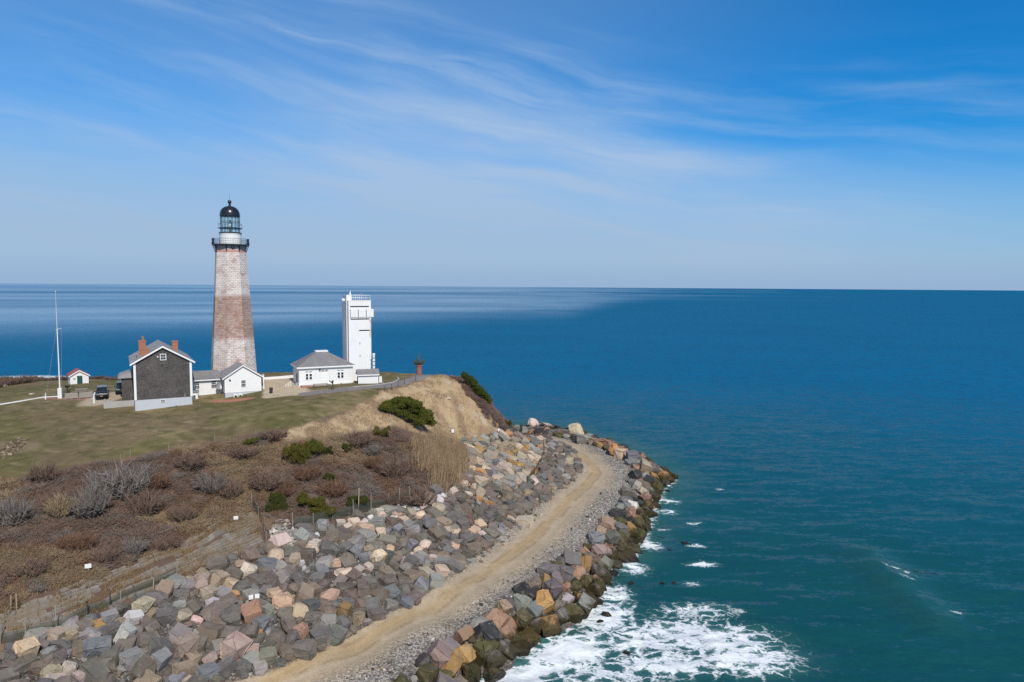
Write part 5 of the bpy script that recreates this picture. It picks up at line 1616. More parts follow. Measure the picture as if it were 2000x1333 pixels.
HERO_REV = """51 1275 38 35 peach;111 1242 35 20 beige;140 1243 23 22 beige;190 1224 25 18 orange;215 1212 32 30 grey;240 1217 28 20 tan;260 1210 32 27 whitish;244 1242 30 40 whitish;278 1186 36 25 beige;136 1308 28 30 pale pink
100 1316 36 26 beige;108 1329 38 20 pale pink;156 1325 24 20 pale pink;257 1290 44 34 grey;367 1147 30 22 grey;396 1140 36 28 pinkish;409 1161 30 24 beige;426 1136 26 36 beige;448 1146 24 30 peach;486 1116 31 29 pale pink
540 1086 32 22 cream;459 1166 20 20 orange;535 1161 28 16 peach;553 1180 42 24 peach;493 1201 42 34 salmon;525 1198 22 28 greenish;415 1183 26 18 whitish;357 1205 34 26 beige;350 1189 26 22 grey;360 1264 46 40 pinkish
380 1291 26 40 tan;411 1290 30 26 pinkish;456 1271 50 46 pinkish;493 1271 28 18 pinkish;588 1238 28 36 salmon;571 1252 30 28 purplish;507 1240 12 14 orange;525 1285 36 26 olive-grey;441 1309 38 30 dark grey;477 1304 34 26 dark grey
315 1294 36 34 blue-grey;405 1316 40 22 blue-grey;345 1328 34 16 blue-grey;636 1218 50 44 grey;673 1194 28 30 ochre;699 1213 22 28 tan;643 1165 42 20 peach;765 1182 28 15 greenish;672 1225 24 26 dark grey;740 1090 28 26 cream
691 1027 24 22 cream;711 1023 20 14 pale pink;712 1036 36 16 peach;745 1042 20 20 cream;723 1012 17 14 whitish;740 1002 18 15 pale pink;745 1011 18 18 pale pink;774 1008 20 15 peach;786 1018 24 11 cream;768 1016 16 12 whitish
783 994 22 9 whitish;666 1022 20 10 pale pink;678 1033 18 18 pale pink;762 1073 18 16 peach;669 1120 34 13 cream;700 1114 22 12 pale pink;721 1110 20 12 pale pink;804 1128 36 18 tan;590 1100 10 15 whitish;594 1113 11 11 whitish
615 1065 28 15 pale pink;789 1096 16 16 pale pink;804 1084 18 12 cream;817 1077 20 9 cream;832 1065 26 10 pale pink;697 1077 26 26 blue-grey;711 1093 24 26 blue-grey;804 1065 24 22 blue-grey;777 1038 22 20 blue-grey;855 972 14 10 whitish
866 970 14 11 whitish;859 979 18 8 whitish;885 962 20 14 pale pink;890 1040 18 10 cream;925 1040 28 13 peach;940 1047 18 14 pale pink;887 1072 22 14 peach;847 1090 26 14 pale pink;937 1027 24 12 peach;1023 1020 42 17 cream
905 948 16 14 pale pink;925 950 16 12 cream;935 978 18 12 orange;955 985 20 10 orange;915 968 16 12 cream;985 1065 10 8 peach;825 990 20 8 pale pink;812 996 16 8 whitish;618 1048 12 10 whitish;560 1020 8 7 whitish"""
HERO_SHORE = """1175 1087 32 28 pinkish;1142 1106 28 30 ochre;1127 1126 32 24 salmon;1103 1127 28 28 purplish;1085 1138 28 24 purplish;1105 1150 18 18 salmon;1123 1147 22 20 mossy;1147 1141 28 24 mossy;1177 1117 32 32 greenish
1162 1156 34 32 mossy;1165 1178 24 14 blackish;1075 1160 28 32 purplish;1046 1163 18 24 blackish;1108 1177 20 34 whitish;1129 1177 24 26 ochre;1138 1194 38 34 greenish;1057 1187 36 44 orange;1072 1184 22 20 mossy;1087 1187 18 20 olive-grey
1019 1186 28 25 greenish;1042 1204 26 32 blue-grey;1047 1232 22 44 purplish;1075 1231 36 30 ochre;1093 1210 24 38 dark grey;1116 1207 36 36 mossy;1016 1222 28 36 mossy;983 1192 22 26 tan;973 1214 58 20 salmon;989 1235 36 26 salmon
940 1231 38 26 grey;950 1252 44 34 blackish;905 1249 28 26 salmon;857 1283 42 28 pinkish;904 1292 34 40 ochre;880 1308 30 38 ochre;943 1280 40 36 mossy;964 1300 34 28 dark grey;1016 1268 38 18 blackish;922 1325 44 24 blackish
967 1328 36 18 tan;835 1322 38 26 mossy;1006 1253 28 20 mossy;830 1300 28 22 blackish;868 1325 26 22 mossy;1124 847 25 26 cream;1178 869 32 16 salmon;1198 883 24 22 orange;1212 889 24 18 peach;1236 900 24 22 blue-grey
1258 916 24 22 tan;1294 934 24 18 orange;1308 940 16 10 salmon;1262 934 20 14 greenish;1282 957 20 34 mossy;1255 962 26 12 pinkish;1260 979 24 20 salmon;1265 991 22 16 ochre;1234 992 20 18 whitish;1231 1008 26 24 salmon
1231 1037 26 18 ochre;1214 1056 36 15 mossy;1246 1053 26 28 mossy;1255 1015 32 14 mossy;1210 1039 24 20 dark grey;1196 1056 28 28 dark grey;1042 834 17 22 pale pink;1009 827 18 13 whitish;1068 836 16 12 pale pink;1022 831 16 12 pale pink
1056 829 12 12 pinkish;1082 840 12 9 cream;1200 1128 20 14 blackish;1226 1095 36 16 blackish;1242 955 18 18 grey;1253 899 18 14 salmon;1218 870 16 12 blackish;1192 866 14 12 blackish;1150 857 18 14 grey;1132 862 20 12 dark grey
1090 842 16 12 blackish;1104 850 18 14 brown;1270 945 30 18 blackish;1185 1110 16 18 mossy;1200 1090 20 18 mossy;1190 1150 18 14 mossy;1232 1022 14 16 blackish;1278 975 18 16 blackish;1160 860 16 14 blackish;1288 915 10 8 blackish"""
for ln in HERO_REV.replace('\n', ';').split(';'):
    a = ln.split(None, 4)
    hero_rock(*map(float, a[:4]), a[4])
for ln in HERO_SHORE.replace('\n', ';').split(';'):
    a = ln.split(None, 4)
    hero_rock(*map(float, a[:4]), a[4], 'shore_rock')
for px, py, wp in ((1185, 1201, 18), (1172, 1214, 14), (1224, 1277, 16), (1293, 1139, 9), (1316, 1138, 9), (1232, 1141, 12), (1305, 960, 10), (1338, 1062, 12), (1308, 1075, 9)):
    g = at(px, py, 0.0)
    k = ((g - EYE) @ _f) / FOC * wp
    put_rock('shore_rock', g[0], g[1], k * 1.25, k * 0.9, k * 0.9, 'brown', True, 0.5, z=-0.12 * k - 0.02)


def fill(kind, poly, n, rmin, rmax, weights, pack=0.66, sink=0.3, flat=(0.62, 0.9), seed=0, big=None):
    r = np.random.default_rng(seed)
    P = np.array([p[:2] for p in poly])
    lo, hi = P.min(0), P.max(0)
    names, wts = list(weights), np.array(list(weights.values()), float)
    wts /= wts.sum()
    cand = r.uniform(lo, hi, (n, 2))
    cand = cand[inpoly(cand[:, 0], cand[:, 1], poly)]
    px_, py_, _ = proj(np.stack([cand[:, 0], cand[:, 1], Hs(cand[:, 0], cand[:, 1])], -1))
    cand = cand[(px_ > -60) & (px_ < 2040) & (py_ < 1400)]
    tries = [(rmax, 0.2), ((rmin + rmax) / 2, 0.3), (rmin, 0.3), (rmin * 0.62, 0.2)]
    k0 = 0
    for rad0, share in tries:
        k1 = k0 + int(len(cand) * share)
        for x, y in cand[k0:k1]:
            rad = rad0 * r.uniform(0.88, 1.12)
            A = np.array(placed)
            if len(A) and (np.hypot(A[:, 0] - x, A[:, 1] - y) < (A[:, 2] + rad) * pack).any():
                continue
            c = names[r.choice(len(names), p=wts)]
            el_ = r.uniform(0.85, 1.3)
            put_rock(kind, x, y, 2 * rad * el_ * 1.08, 2 * rad / el_ * 1.08, 2 * rad * r.uniform(*flat), c, sink=sink)
        k0 = k1


GREYS = {'dark grey-brown': 10, 'dark grey': 6, 'brown': 4, 'blue-grey': 1.0, 'grey': 3.2, 'olive-grey': 1.6, 'pale pink': .35, 'cream': .35, 'tan': 1.2, 'beige': .7, 'peach': .2}
fill('rock', Z_yel, 2600, 0.55, 0.95, {'tan': 5, 'beige': 4, 'grey': 4, 'ochre': 1.8, 'greenish': 2, 'cream': 1.5, 'dark grey': 1.2, 'orange': .7}, seed=1)
n_yel = len(rocks)
fill('rock', Z_rev, 26000, 0.46, 0.92, GREYS, seed=2, sink=0.32)
n_rev = len(rocks)
fill('shore_rock', Z_shore, 12000, 0.6, 1.2, {'dark grey': 6, 'mossy': 4, 'blackish': 2, 'purplish': 2, 'brown': 2.5, 'salmon': 2.0, 'ochre': 2.2, 'grey': 2.5, 'tan': 1.2, 'greenish': 1.5, 'blue-grey': 2}, seed=3)
# a few strays on the gravel strip and tumbled stones at the foot of the slope
STRAY = [(-36., 40.)] + P_toe
for _ in range(150):
    i = rng.integers(1, len(P_toe) - 1)
    a, b = np.array(P_toe[i]), np.array(P_toe[i + 1])
    p = a + (b - a) * rng.uniform() + rng.normal(0, 0.9, 2)
    if pdist(np.array([p[0]]), np.array([p[1]]), P_road)[0][0] < 2.6:
        continue
    A = np.array(placed)
    rad = rng.uniform(0.22, 0.5)
    if (np.hypot(A[:, 0] - p[0], A[:, 1] - p[1]) < (A[:, 2] + rad) * 0.75).any():
        continue
    put_rock('rock', p[0], p[1], 2.2 * rad, 2 * rad, 1.5 * rad, str(rng.choice(['dark grey', 'grey', 'blue-grey', 'brown', 'tan', 'dark grey-brown', 'pale pink'])), sink=0.3)

# which of them show largest; the others become one mass of stone for each bank
for r_ in rocks:
    px, py, zc = proj(r_['loc'])
    r_['px'], r_['py'] = float(px), float(py)
    r_['size'] = (r_['s'][0] * r_['s'][1] * r_['s'][2]) ** (1 / 3)
    r_['show'] = (r_['size'] / zc) * (1 if (-30 < px < 2030 and py < 1350) else 0.0) * (1.6 if r_['hero'] else 1.0)
MARKS = {'rock': [((60, 1290), 'below the nearest mesh fence and lowest terraces'), ((230, 1240), 'below the dark iron stakes of the terraces'), ((400, 1170), 'below the middle of the block terraces'), ((500, 1130), 'beside the seaward end of the terraces'), ((500, 1220), 'near the paired white signs'),
                  ((400, 1300), 'where the slope meets the dirt road, nearest the camera'), ((620, 1230), 'around the biggest grey boulder beside the road'), ((600, 1130), 'on the slope seaward of the paired signs'), ((640, 1070), 'below the rubble gap in the mesh fence'),
                  ((710, 1040), 'under the cream cluster below the tall stake'), ((740, 1110), 'in the middle of the revetment'), ((830, 1110), 'low on the slope above the straight gravel'), ((830, 1020), 'under the purple scrub by the fence end'), ((900, 1000), 'below the tall reeds'), ((960, 1030), 'near the long cream boulder by the road'),
                  ((960, 905), 'in the tan block slope under the bluff'), ((1040, 900), 'by the mesh fence across the block slope'), ((1100, 920), 'on the inner side of the road bend'), ((1050, 985), 'under the road bend on the landward side')],
         'shore_rock': [((860, 1310), 'at the foaming edge nearest the camera'), ((950, 1260), 'beside the first surge of white foam'), ((1040, 1210), 'above the thickest foam'), ((1110, 1180), 'midway along the foaming edge'), ((1130, 1130), 'beside the gravel above the surf'),
                        ((1190, 1120), 'at the waterline where the foam thins'), ((1220, 1050), 'below the widest gravel'), ((1255, 990), 'on the outer side of the road bend'), ((1290, 940), 'at the seaward tip of the point'), ((1240, 900), 'on the far shoulder of the point'), ((1190, 875), 'beside the far end of the road'),
                        ((1110, 850), 'near the upright pointed boulder'), ((1040, 835), 'behind the toe of the bluff')]}
for kind, nm, cat, grp, most in (('rock', 'revetment_boulder', 'boulder', 'boulders of the revetment slope', 298), ('shore_rock', 'shore_boulder', 'shore boulder', 'boulders along the water edge', 290)):
    all_ = sorted((r_ for r_ in rocks if r_['kind'] == kind), key=lambda r_: -r_['show'])
    keep = [r_ for r_ in all_[:most] if r_['show'] > 0]
    rest = all_[len(keep):]
    for r_ in keep:
        mk = MARKS[kind]
        r_['mark'] = min(mk, key=lambda m_: (m_[0][0] - r_['px']) ** 2 + (1.6 * (m_[0][1] - r_['py'])) ** 2)[1]
        r_['words'] = None
    cells = {}
    for r_ in keep:
        cells.setdefault((r_['mark'], r_['colour']), []).append(r_)
    for (mark, colour), rs in cells.items():
        pick = [('largest {} boulder', lambda a: -a['size']), ('smallest {} boulder', lambda a: a['size']), ('highest-lying {} boulder', lambda a: -a['loc'][2]), ('lowest-lying {} boulder', lambda a: a['loc'][2]), ('most seaward {} boulder', lambda a: -a['px']),
                ('most landward {} boulder', lambda a: a['px']), ('flattest {} boulder', lambda a: a['s'][2] / (a['s'][0] + a['s'][1])), ('tallest {} boulder', lambda a: -a['s'][2])]
        if len(rs) == 1:
            rs[0]['words'] = f'only {colour} boulder {mark}'
            continue
        left = list(rs)
        for wds, key in pick:
            if not left:
                break
            b = min(rs, key=key)
            if b in left:
                b['words'] = wds.format(colour) + ' ' + mark
                left.remove(b)
        for b in left:
            b['words'] = f'mid-sized {colour} boulder {mark}'
    for r_ in keep:
        o = bpy.data.objects.new(nm, ROCKS[kind][r_['mesh']])
        C.objects.link(o)
        o.matrix_world = Matrix.Translation(r_['loc']) @ r_['q'].to_matrix().to_4x4() @ Matrix.Diagonal((*r_['s'], 1))
        o.color = (*r_['col'], 1)
        tag(o, r_['words'], cat, grp)
    V, F, Cc, b = [], [], [], 0
    for r_ in rest:
        me = ROCKS[kind][r_['mesh']]
        co = np.empty(len(me.vertices) * 3)
        me.vertices.foreach_get('co', co)
        M = np.array(r_['q'].to_matrix()) * np.array(r_['s'])[None]
        V.append(co.reshape(-1, 3) @ M.T + np.array(r_['loc']))
        tri = np.empty(len(me.polygons) * 3, int)
        me.polygons.foreach_get('vertices', tri)
        F.append(tri.reshape(-1, 3) + b)
        b += len(me.vertices)
        Cc.append(np.repeat([r_['col']], len(me.vertices), 0))
    if V:
        o = mesh_np('distant_' + ('revetment' if kind == 'rock' else 'shore') + '_rubble', np.concatenate(V), np.concatenate(F), MAT['rock_bits'] if kind == 'rock' else MAT['rock_bits'], cols=np.concatenate(Cc))
        tag(o, 'far stones of the same bank, too many to tell apart', kind='stuff')

# ------------------------------------------------------------------ loose stone, all sizes, on the banks
OCT = np.array([(1, 0, 0), (-1, 0, 0), (0, 1, 0), (0, -1, 0), (0, 0, 1), (0, 0, -1)], float)
OCF = np.array([(0, 2, 4), (2, 1, 4), (1, 3, 4), (3, 0, 4), (2, 0, 5), (1, 2, 5), (3, 1, 5), (0, 3, 5)])


def stones(name, label, X, Y, S, cols, seed):
    r = np.random.default_rng(seed)
    n = len(X)
    Z = Hs(X, Y)
    q = r.normal(size=(n, 3, 3))
    Q, _ = np.linalg.qr(q)
    B = OCT[None] * r.uniform(0.6, 1.25, (n, 6, 1)) * (S[:, None, None] * r.uniform(0.7, 1.3, (n, 1, 3)))
    V = np.einsum('nij,nkj->nki', Q, B)
    V[..., 2] *= 0.8
    V += np.stack([X, Y, Z + S * 0.25], -1)[:, None]
    F = OCF[None] + 6 * np.arange(n)[:, None, None]
    o = mesh_np(name, V.reshape(-1, 3), F.reshape(-1, 3), MAT['rock_bits'], cols=np.repeat(cols, 6, 0))
    return tag(o, label, kind='stuff')


def sprinkle(poly, n, seed, keep=None):
    r = np.random.default_rng(seed)
    P = np.array([p[:2] for p in poly])
    c = r.uniform(P.min(0), P.max(0), (n, 2))
    c = c[inpoly(c[:, 0], c[:, 1], poly)]
    px_, py_, _ = proj(np.stack([c[:, 0], c[:, 1], Hs(c[:, 0], c[:, 1])], -1))
    c = c[(px_ > -30) & (px_ < 2030) & (py_ < 1360)]
    return c if keep is None else c[keep(c[:, 0], c[:, 1])]


def palette(n, cols, wts, seed):
    r = np.random.default_rng(seed)
    w_ = np.array(wts, float)
    return np.array(cols)[r.choice(len(cols), n, p=w_ / w_.sum())] * r.uniform(0.75, 1.25, (n, 1))


STONE = [(0.13, 0.125, 0.12), (0.24, 0.225, 0.205), (0.36, 0.33, 0.30), (0.55, 0.50, 0.45), (0.34, 0.25, 0.17), (0.06, 0.06, 0.062)]


def off_road(x, y):
    d, s = pdist(x, y, P_road)
    return rng.uniform(0, 1, x.shape) < sstep(d, 1.8, 5.5) ** 1.2


c = sprinkle(Z_grav, 60000, 21, off_road)
rr_ = np.random.default_rng(22)
stones('gravel', 'grey gravel and cobbles strewn on both sides of the dirt road', c[:, 0], c[:, 1], np.clip(rr_.lognormal(-2.35, 0.45, len(c)), 0.045, 0.32), palette(len(c), STONE, (5, 5, 3.5, 1.6, 1, 2), 23), 24)
c = np.concatenate([sprinkle(Z_rev, 9000, 25), sprinkle(Z_shore, 5000, 26)])
stones('rubble', 'small broken stones packed between the boulders', c[:, 0], c[:, 1], rr_.uniform(0.12, 0.36, len(c)), palette(len(c), STONE, (6, 4, 1.5, .5, .6, 4), 27), 28)
P_gap = [tuple(hit(x, y)[:2]) for x, y in ((530, 1035), (552, 1012), (580, 1035), (612, 1050), (625, 1068), (560, 1078), (528, 1062))]
c = sprinkle(P_gap, 1500, 29)
stones('rubble_chute', 'pale broken stones spilling from the gap beside the terraces', c[:, 0], c[:, 1], rr_.uniform(0.1, 0.42, len(c)), palette(len(c), STONE, (3, 4, 4, 3, 1.5, 1), 30), 31)

# ------------------------------------------------------------------ plants


def twig_bush(seed, nst, ntw, spread, up=0.9, curl=0.35, leafy=0, dome=True):
    """bare bush of unit radius: stems from the middle, twigs along them; every twig one narrow triangle"""
    r = np.random.default_rng(seed)
    a = r.uniform(0, 6.283, nst)
    lean = np.sqrt(r.uniform(0, 1, nst)) * spread
    d = np.stack([np.cos(a) * lean, np.sin(a) * lean, np.full(nst, up)], -1)
    d *= (r.uniform(0.75, 1.1, nst) / np.linalg.norm(d, axis=1))[:, None]
    base = np.stack([np.cos(a) * lean * 0.25, np.sin(a) * lean * 0.25, np.full(nst, -0.08)], -1)
    tt = r.uniform(0.25, 1.0, (nst, ntw))
    st = base[:, None] + d[:, None] * tt[..., None]
    dirn = d[:, None] * 0.6 + r.normal(0, curl, (nst, ntw, 3))
    dirn[..., 2] += 0.12
    ln = r.uniform(0.22, 0.48, (nst, ntw, 1))
    tip = st + dirn * ln
    side = np.cross(dirn, r.normal(size=(nst, ntw, 3)))
    side /= np.linalg.norm(side, axis=-1, keepdims=True) + 1e-9
    wd = r.uniform(0.010, 0.022, (nst, ntw, 1))
    V = np.stack([st - side * wd, st + side * wd, tip], 2).reshape(-1, 3)
    sb, stp = base, base + d
    s2 = np.cross(d, r.normal(size=(nst, 3)))
    s2 /= np.linalg.norm(s2, axis=1, keepdims=True)
    V2 = np.stack([sb - s2 * 0.022, sb + s2 * 0.022, stp], 1).reshape(-1, 3)
    V = np.concatenate([V, V2])
    F = np.arange(len(V)).reshape(-1, 3)
    c = np.repeat(r.uniform(0.62, 1.38, (len(F), 1)), 3, 0) * np.array([[1., 1, 1]])
    return V, F, c


BUSH = [twig_bush(300 + k, 46, 15, (1.1, 0.9, 1.4, 0.8)[k % 4]) for k in range(8)]


def merged_bushes(name, label, items, mat, seed):
    """items: x, y, radius, height, colour"""
    r = np.random.default_rng(seed)
    V, F, Cc, b = [], [], [], 0
    for x, y, rad, hgt, colr in items:
        v, f, c = BUSH[r.integers(len(BUSH))]
        a = r.uniform(0, 6.28)
        ca, sa = math.cos(a), math.sin(a)
        p = np.stack([(v[:, 0] * ca - v[:, 1] * sa) * rad, (v[:, 0] * sa + v[:, 1] * ca) * rad, v[:, 2] * hgt], -1)
        p[:, 2] += Hs(p[:, 0] * 0.6 + x, p[:, 1] * 0.6 + y)
        p[:, 0] += x
        p[:, 1] += y
        V.append(p)
        F.append(f + b)
        Cc.append(c * np.array(colr))
        b += len(v)
    o = mesh_np(name, np.concatenate(V), np.concatenate(F), mat, cols=np.concatenate(Cc))
    return tag(o, label, kind='stuff')


# single grey bushes that stand out of the scrub
bare_me = []
for k, (v, f, c) in enumerate([twig_bush(400 + k, 90, 22, 1.15) for k in range(4)]):
    me = mesh_np('bare_shrub', v, f, MAT['plant'], cols=c, link=False)
    bare_me.append(me)
GREYB, PURP, REDB, TANB = (0.22, 0.192, 0.172), (0.20, 0.140, 0.110), (0.20, 0.118, 0.080), (0.30, 0.225, 0.145)
BARE = [(235, 945, 105, 95, GREYB, 'largest pale grey bare bush in the middle of the scrub slope'), (175, 985, 70, 80, GREYB, 'pale grey bare bush leaning against the largest grey bush'), (285, 985, 60, 70, PURP, 'purplish bare bush seaward of the largest grey bush'),
        (413, 945, 62, 48, GREYB, 'grey bare bush beside a fallen pale stick'), (450, 958, 46, 50, PURP, 'dark purplish bare bush next to the stick-side grey bush'), (372, 902, 60, 40, PURP, 'purplish bare bush close under the lawn edge'),
        (25, 1000, 60, 80, GREYB, 'grey bare bush at the scrub end nearest the camera'), (85, 925, 50, 50, PURP, 'dark bare bush below the landward lawn edge'), (205, 1085, 46, 42, PURP, 'compact purplish bush above the lower terraces'), (262, 1070, 46, 42, GREYB, 'greyish bush beside the compact purplish bush'),
        (330, 1062, 50, 36, PURP, 'low purplish bush above the middle terraces'), (355, 1005, 50, 40, PURP, 'purplish bush uphill from the upper terrace sign'), (60, 1110, 70, 40, PURP, 'wide dark bush above the lowest terraces'), (150, 1060, 60, 40, REDB, 'reddish bush between grey bush and lower sign'),
        (535, 850, 56, 18, PURP, 'purplish low bush straddling the boundary fence'), (475, 885, 50, 34, PURP, 'dark bush below the lone small evergreen'), (700, 860, 60, 40, PURP, 'purplish bush below the straw-coloured bank'), (770, 915, 60, 50, PURP, 'tall purplish bush behind the reed bed'),
        (730, 905, 40, 36, REDB, 'reddish bush landward of the reed bed'), (725, 880, 36, 30, GREYB, 'pale greyish bush near the dead grass tangle'), (650, 955, 60, 40, REDB, 'reddish bush in the middle of the lower scrub'), (820, 975, 60, 40, PURP, 'purple bush at the foot of the reeds'), (770, 975, 56, 36, PURP, 'purple bush behind the mesh fence end'),
        (600, 925, 50, 36, REDB, 'red-brown bush below the twin evergreens'), (520, 940, 60, 50, PURP, 'purplish bush landward of the twin evergreens'), (560, 958, 40, 36, REDB, 'reddish bush above the lower evergreens'), (850, 722, 18, 17, (0.16, 0.10, 0.085), 'round brown bush beside the bronze fisherman'),
        (845, 860, 26, 24, GREYB, 'greyish bush at the seaward end of the wind-shaped evergreen'), (120, 990, 50, 60, TANB, 'straw-coloured bush between grey bushes'), (310, 940, 50, 45, REDB, 'reddish bush seaward of the largest grey bush')]
for k, (px, py, wp, hp, colr, lb) in enumerate(BARE):
    g = hit(px, py + hp * 0.32)
    kx = ((g - EYE) @ _f) / FOC
    o = bpy.data.objects.new('bare_shrub', bare_me[k % 4])
    C.objects.link(o)
    o.location = (g[0], g[1], Hs(g[0], g[1]) - 0.1)
    rad = wp * kx * 0.56
    o.scale = (rad, rad * 0.9, max(0.75 * hp * kx, 0.55 * rad))
    o.rotation_euler = (0, 0, k * 1.7)
    o.color = (*colr, 1)
    tag(o, lb, 'bush', 'bare bushes in the scrub')

# scrub mass
Z_scrub = [hit(x, y)[:2] for x, y in ((0, 945), (150, 915), (350, 880), (480, 864), (560, 867), (640, 860), (700, 853), (760, 838), (815, 868), (850, 905), (900, 950), (830, 965), (700, 1000), (560, 1035), (520, 1000), (430, 1022), (300, 1075), (130, 1150), (-40, 1205))]
Z_scrub = [tuple(p) for p in Z_scrub] + [(-75., 50.), (-80., 62.), (-70., 76.)]
items = []
r = np.random.default_rng(55)
for x, y in sprinkle(Z_scrub, 8200, 56):
    n1, n2 = fbm(np.array([x / 7]), np.array([y / 7]), 61)[0], fbm(np.array([x / 4]), np.array([y / 4]), 62)[0]
    colr = np.array(PURP if n1 > 0.5 else REDB) * (0.8 + 0.5 * n2)
    if n1 < 0.46 and r.uniform() < 0.75:
        colr = np.array(TANB) * (0.7 + 0.6 * n2)
    elif r.uniform() < 0.16:
        colr = np.array(GREYB)
    rad = r.uniform(0.55, 1.35)
    items.append((x, y, rad, rad * r.uniform(0.35, 0.62) * (0.5 + 0.7 * n2), colr))
print('scrub clumps', len(items))
merged_bushes('scrub', 'brown and purplish leafless scrub covering the slope', items, MAT['plant'], 57)
# seaward edge of the bluff and the land far beyond the lawn
Z_edge = [tuple(hit(x, y)[:2]) for x, y in ((880, 738), (935, 764), (965, 800), (990, 826), (1005, 842), (985, 838), (950, 805), (905, 765))] + [(-10., 141.)]
items = [(x, y, r.uniform(0.5, 0.95), r.uniform(0.35, 0.8), np.array((0.25, 0.17, 0.14)) * r.uniform(0.8, 1.25)) for x, y in sprinkle(Z_edge, 700, 58)]
for a, b, w_, n in (((935, 764), (1005, 842), 1.6, 90),):
    for _ in range(n):
        u = r.uniform()
        q = hit(a[0] + (b[0] - a[0]) * u - r.uniform(2, 26), a[1] + (b[1] - a[1]) * u + r.uniform(0, 8))
        items.append((q[0], q[1], r.uniform(0.5, 0.9), r.uniform(0.4, 0.8), np.array((0.22, 0.155, 0.14)) * r.uniform(0.8, 1.25)))
merged_bushes('bluff_edge_scrub', 'thin purplish scrub along the seaward edge of the bluff', items, MAT['plant'], 59)
items = []
for _ in range(420):
    x, y = r.uniform(-150, -62), r.uniform(146, 172)
    items.append((x, y, r.uniform(1.0, 1.8), r.uniform(0.5, 1.0), np.array((0.17, 0.125, 0.10)) * r.uniform(0.75, 1.3)))
for _ in range(40):
    x, y = r.uniform(-112, -99.5), r.uniform(131, 140)
    items.append((x, y, r.uniform(1.0, 1.8), r.uniform(1.0, 1.7), np.array((0.20, 0.14, 0.11)) * r.uniform(0.8, 1.25)))
merged_bushes('far_thicket', 'brown thicket along the far edge of the lawn', items, MAT['plant'], 60)


def blades(name, label, X, Y, hgt, wid, cols, mat, seed, lean=0.25, wind=(0.12, 0.05)):
    r = np.random.default_rng(seed)
    n = len(X)
    Z = Hs(X, Y)
    a = r.uniform(0, 6.283, n)
    sx, sy = np.cos(a) * wid, np.sin(a) * wid
    B = np.stack([X, Y, Z - 0.05], -1)
    T = B + np.stack([r.normal(0, lean, n) * hgt + wind[0] * hgt, r.normal(0, lean, n) * hgt + wind[1] * hgt, hgt], -1)
    V = np.stack([B - np.stack([sx, sy, 0 * sx], -1), B + np.stack([sx, sy, 0 * sx], -1), T], 1).reshape(-1, 3)
    o = mesh_np(name, V, np.arange(3 * n).reshape(-1, 3), mat, cols=np.repeat(cols, 3, 0))
    return tag(o, label, kind='stuff')


Z_reed = [tuple(hit(x, y)[:2]) for x, y in ((812, 868), (850, 862), (900, 880), (912, 925), (895, 955), (860, 962), (838, 935), (812, 905))]
c = sprinkle(Z_reed, 60000, 71)[:9500]
r = np.random.default_rng(72)
c = c + r.normal(0, 0.75, c.shape) + (fbm(c[:, 0] / 2, c[:, 1] / 2, 73)[:, None] - 0.5) * 3
c = c[fbm(c[:, 0] / 1.6, c[:, 1] / 1.6, 70) > 0.36]
rh = 0.65 + 0.7 * fbm(c[:, 0] / 2.2, c[:, 1] / 2.2, 69)
blades('reeds', 'tall dry straw-coloured reeds below the bluff', c[:, 0], c[:, 1], r.uniform(1.4, 2.9, len(c)) * rh, np.full(len(c), 0.03), palette(len(c), [(0.38, 0.27, 0.165), (0.27, 0.18, 0.12), (0.46, 0.35, 0.23)], (4, 2.5, 2), 73) * (0.75 + 0.5 * fbm(c[:, 0] / 0.8, c[:, 1] / 0.8, 68))[:, None], MAT['plant'], 74, 0.09, (0.13, 0.0))
c = sprinkle(Z_bluff, 120000, 75)
c = c[fbm(c[:, 0] / 1.3, c[:, 1] / 1.3, 67, 3) + 0.4 * fbm(c[:, 0] / 5, c[:, 1] / 5, 66) > 0.62][:42000]
blades('dry_grass', 'short dry straw grass over the bluff', c[:, 0], c[:, 1], r.uniform(0.12, 0.42, len(c)), r.uniform(0.02, 0.045, len(c)), palette(len(c), [(0.38, 0.275, 0.165), (0.29, 0.20, 0.12), (0.46, 0.35, 0.225), (0.20, 0.135, 0.085)], (4, 3, 1.5, 2), 76), MAT['plant'], 77, 0.5)
Z_terr = [tuple(hit(x, y)[:2]) for x, y in ((-40, 1278), (60, 1250), (190, 1200), (360, 1128), (515, 1062), (492, 996), (385, 1044), (230, 1105), (60, 1172), (-40, 1206))]
c = sprinkle(Z_terr, 60000, 78)
c = c[fbm(c[:, 0] / 2.2, c[:, 1] / 2.2, 79) > 0.46][:12000]
blades('terrace_grass', 'dry grass and weeds growing through the block terraces', c[:, 0], c[:, 1], r.uniform(0.2, 0.75, len(c)), r.uniform(0.015, 0.035, len(c)), palette(len(c), [(0.33, 0.24, 0.13), (0.24, 0.165, 0.09), (0.17, 0.12, 0.08)], (4, 3, 2), 80), MAT['plant'], 81, 0.35)
c = sprinkle(Z_scrub, 110000, 82)
c = c[fbm(c[:, 0] / 7, c[:, 1] / 7, 61) < 0.50][:20000]
blades('tall_grass', 'yellowish dry grass between the bushes of the slope', c[:, 0], c[:, 1], r.uniform(0.3, 0.9, len(c)), r.uniform(0.02, 0.04, len(c)), palette(len(c), [(0.29, 0.21, 0.125), (0.21, 0.15, 0.09), (0.36, 0.27, 0.16)], (4, 3, 1), 83), MAT['plant'], 84, 0.4)
c = sprinkle([tuple(p[:2]) for p in Z_lawn], 260000, 85)
c = c[fbm(c[:, 0] / 0.9, c[:, 1] / 0.9, 65, 3) > 0.50][:42000]
